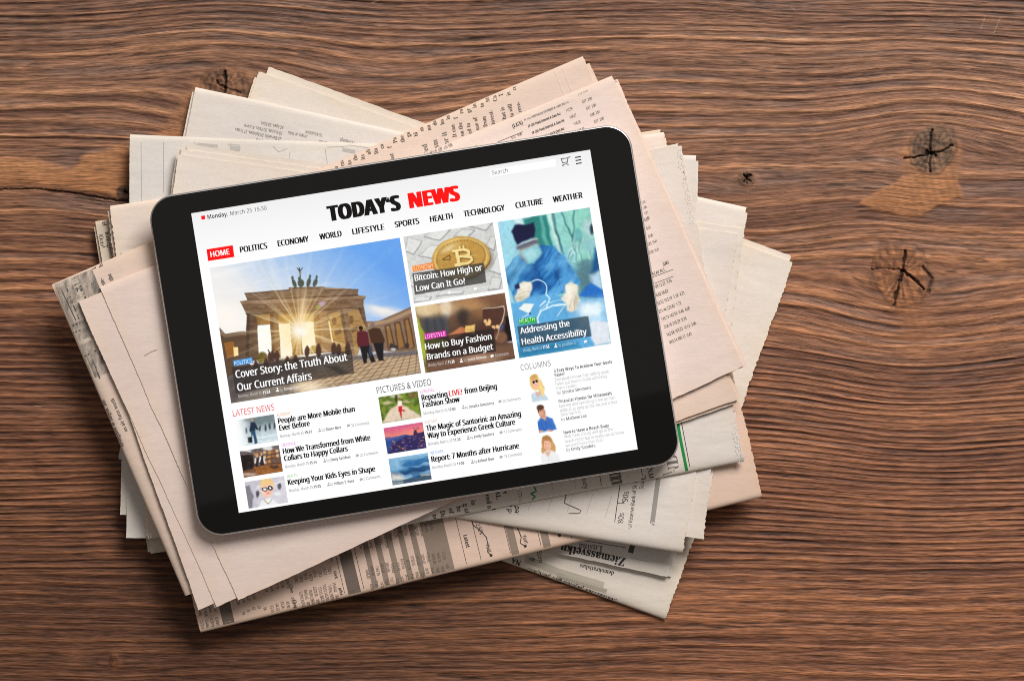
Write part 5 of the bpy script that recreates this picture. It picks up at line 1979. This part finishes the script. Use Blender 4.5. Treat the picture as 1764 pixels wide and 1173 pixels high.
p.line([(365, 1010), (360, 1070)], 4, (206, 206, 210))
p.place('portrait', (926.9, 750.3), (967.7, 793.5))

# ---- lists
GRY, AUT = (92, 92, 92), (40, 40, 40)
l = Layer('section_heading', screen)
l.text('LATEST NEWS', 401.3, 717.6, 473.2, 706.3, 10.6, (236, 20, 36), 'r')


def story(tag, tcol, tb, lines, cap, date, time_, db, pic_, by, name, nb, bub, com, cb, extra=None):
    l = Layer('article', screen)
    l.text(tag, *tb, 4.7, tcol, 'r')
    for (s_, *b) in lines:
        l.text(s_, *b, cap, BLK, 'r', 0.6)
    x0, y0, x1, y1 = db
    f = 0.745
    l.text(date, x0, y0, x0 + (x1 - x0) * f, y0 + (y1 - y0) * f, 4.8, GRY, 'r')
    l.text(time_, x0 + (x1 - x0) * (f + .03), y0 + (y1 - y0) * (f + .03), x1, y1, 4.9, (10, 10, 10), 'b')
    l.person(*pic_, (165, 165, 165), .75)
    x0, y0, x1, y1 = nb
    l.text('by', x0, y0, x0 + 5, y0 - .8, 4.7, (100, 100, 100), 'r')
    l.text(name, x0 + 6.8, y0 - 1.05, x1, y1, 4.9, (20, 20, 20), 'b')
    l.bubble(*bub, (175, 175, 175), .75)
    l.text(com, *cb, 4.8, GRY, 'r')
    if extra:
        l.text(*extra)
    l.done()


ORG, MAG, GRN, TAN, BLU = (242, 150, 40), (220, 40, 190), (120, 200, 40), (214, 160, 110), (90, 150, 220)
story('ECONOMY', ORG, (477.9, 717.6, 500.7, 713.6), [('People are More Mobile than', 479.4, 729.8, 612.9, 708.4), ('Ever Before', 481.5, 742, 534.9, 733.4)], 9.4,
      'Monday, March 25', '15:21', (483, 754, 537.6, 745.6), (551.2, 741.2), 'by', 'Simon Barr', (555.4, 743, 588.7, 738), (601.2, 732.5), '32 Comments', (606.3, 735, 636.8, 730))
story('LIFESTYLE', MAG, (485.8, 770, 509.5, 766), [('How We Transformed from White', 487.6, 782, 639.6, 758), ('Collars to Happy Collars', 489.7, 794.7, 600.4, 777)], 9.4,
      'Monday, March 25', '15:14', (491.7, 806.8, 546.2, 798.3), (559.7, 794), 'by', 'Emily Sanders', (563.6, 795.4, 604.7, 789.2), (616.3, 784.3), '20 Comments', (621.7, 786.2, 652.6, 781.4))
story('HEALTH', GRN, (494.6, 823.7, 512.4, 820.8), [('Keeping Your Kids Eyes in Shape', 496, 836, 647.8, 811.8)], 9.4,
      'Monday, March 25', '15:05', (498, 848.3, 553.2, 839.8), (566.2, 835), 'by', 'Hillary T. Rose', (570, 836.8, 610.8, 830.8), (622.9, 825.6), '5 Comments', (627.8, 827.3, 656.3, 822.8))
l.done()
l = Layer('section_heading', screen)
l.text('PICTURES & VIDEO', 650.9, 677, 744.8, 662.6, 10.8, (50, 50, 50), 'r')
story('LIFESTYLE', MAG, (725.6, 676.5, 749.5, 672.9), [('Reporting', 728, 689.2, 772.8, 682.2), ('from Beijing', 801.7, 677.6, 857.8, 668.8), ('Fashion Show', 730, 701.2, 794, 691.2)], 9.6,
      'Monday, March 25', '12:00', (731.3, 713.8, 786.2, 705.4), (799.2, 700.7), 'by', 'Jessica Simmons', (802.8, 703, 852.2, 695.4), (862.4, 690.2), '15 Comments', (867.5, 692.2, 898.1, 687.4),
      ('LIVE!', 775.4, 681.8, 798, 678.2, 9.6, (236, 16, 20), 'r', 0.45))
story('CULTURE', TAN, (734.2, 728.8, 754.2, 725.7), [('The Magic of Santorini: an Amazing', 735.6, 741.8, 899, 716), ('Way to Experience Greek Culture', 738, 754.4, 889.1, 730.6)], 9.6,
      'Monday, March 25', '11:20', (739.4, 766.6, 794.6, 758), (807.5, 753.6), 'by', 'Emily Sanders', (811.2, 755, 852.2, 748.6), (864.2, 743.6), '12 Comments', (869.8, 745.4, 900, 740.4))
story('WEATHER', BLU, (742.8, 782.2, 765, 778.6), [('Report: 7 Months after Hurricane', 744.5, 794.8, 895.8, 771.2)], 9.6,
      'Monday, March 25', '11:09', (746.3, 807.2, 800.9, 798.8), (814.6, 795), 'by', 'Robert Dew', (818, 796.8, 852.7, 791.2), (864.2, 786), '18 Comments', (870, 787.4, 900.2, 782.6))
l.done()
l = Layer('section_heading', screen)
l.text('COLUMNS', 898.6, 637.2, 950, 629, 9.9, (140, 140, 140), 'r')
LG = (172, 172, 172)


def column(head, body, by, name, bb):
    l = Layer('article', screen)
    for (s_, *b) in head:
        l.text(s_, *b, 5.5, (22, 22, 22), 'b')
    for (s_, *b) in body:
        l.text(s_, *b, 5.4, LG, 'r')
    x0, y0, x1, y1 = bb
    l.text('by', x0, y0, x0 + 6.4, y0 - 1, 5.5, (135, 135, 135), 'r')
    l.text(name, x0 + 8.6, y0 - 1.3, x1, y1, 5.5, (125, 125, 125), 'r', .25)
    l.done()


column([('3 Easy Ways To Achieve Your Goals', 955.3, 640.4, 1054.2, 624.6), ('Faster', 956.6, 648, 973.8, 645)],
       [('Everybody knows that setting goals', 957, 655.6, 1049.9, 640.6), ('helps but how to make achieving', 958.2, 662.8, 1045.2, 649.2), ('them Faster?', 959.3, 670.3, 993.9, 665)], 'by', 'Jessica Simmons', (960.5, 678, 1018.9, 668.6))
column([('Financial Fitness for Millennials', 963.3, 692.8, 1054.2, 678.8)],
       [('Earning and Spending is not all that', 964.5, 700.4, 1059.2, 685.8), ('difficult as long as the second is less', 965.6, 708.4, 1063.2, 693.4), ('then the first.', 966.8, 715.6, 1001.9, 710)], 'by', 'Mathew Lee', (967.7, 724, 1011.2, 717))
column([('How to Have a Beach Body', 971.7, 746, 1049.2, 734.4)],
       [('Well, have a body and go to the', 972.7, 753.4, 1056.2, 740), ('beach right? But in reality we all know', 974, 761.2, 1074.9, 745.6), ('we want more than that.', 975.2, 768.8, 1039.2, 758.8)], 'by', 'Emily Sanders', (976.3, 776.2, 1026.1, 768.2))
l.done()
bpy.data.objects.remove(_tmpo)
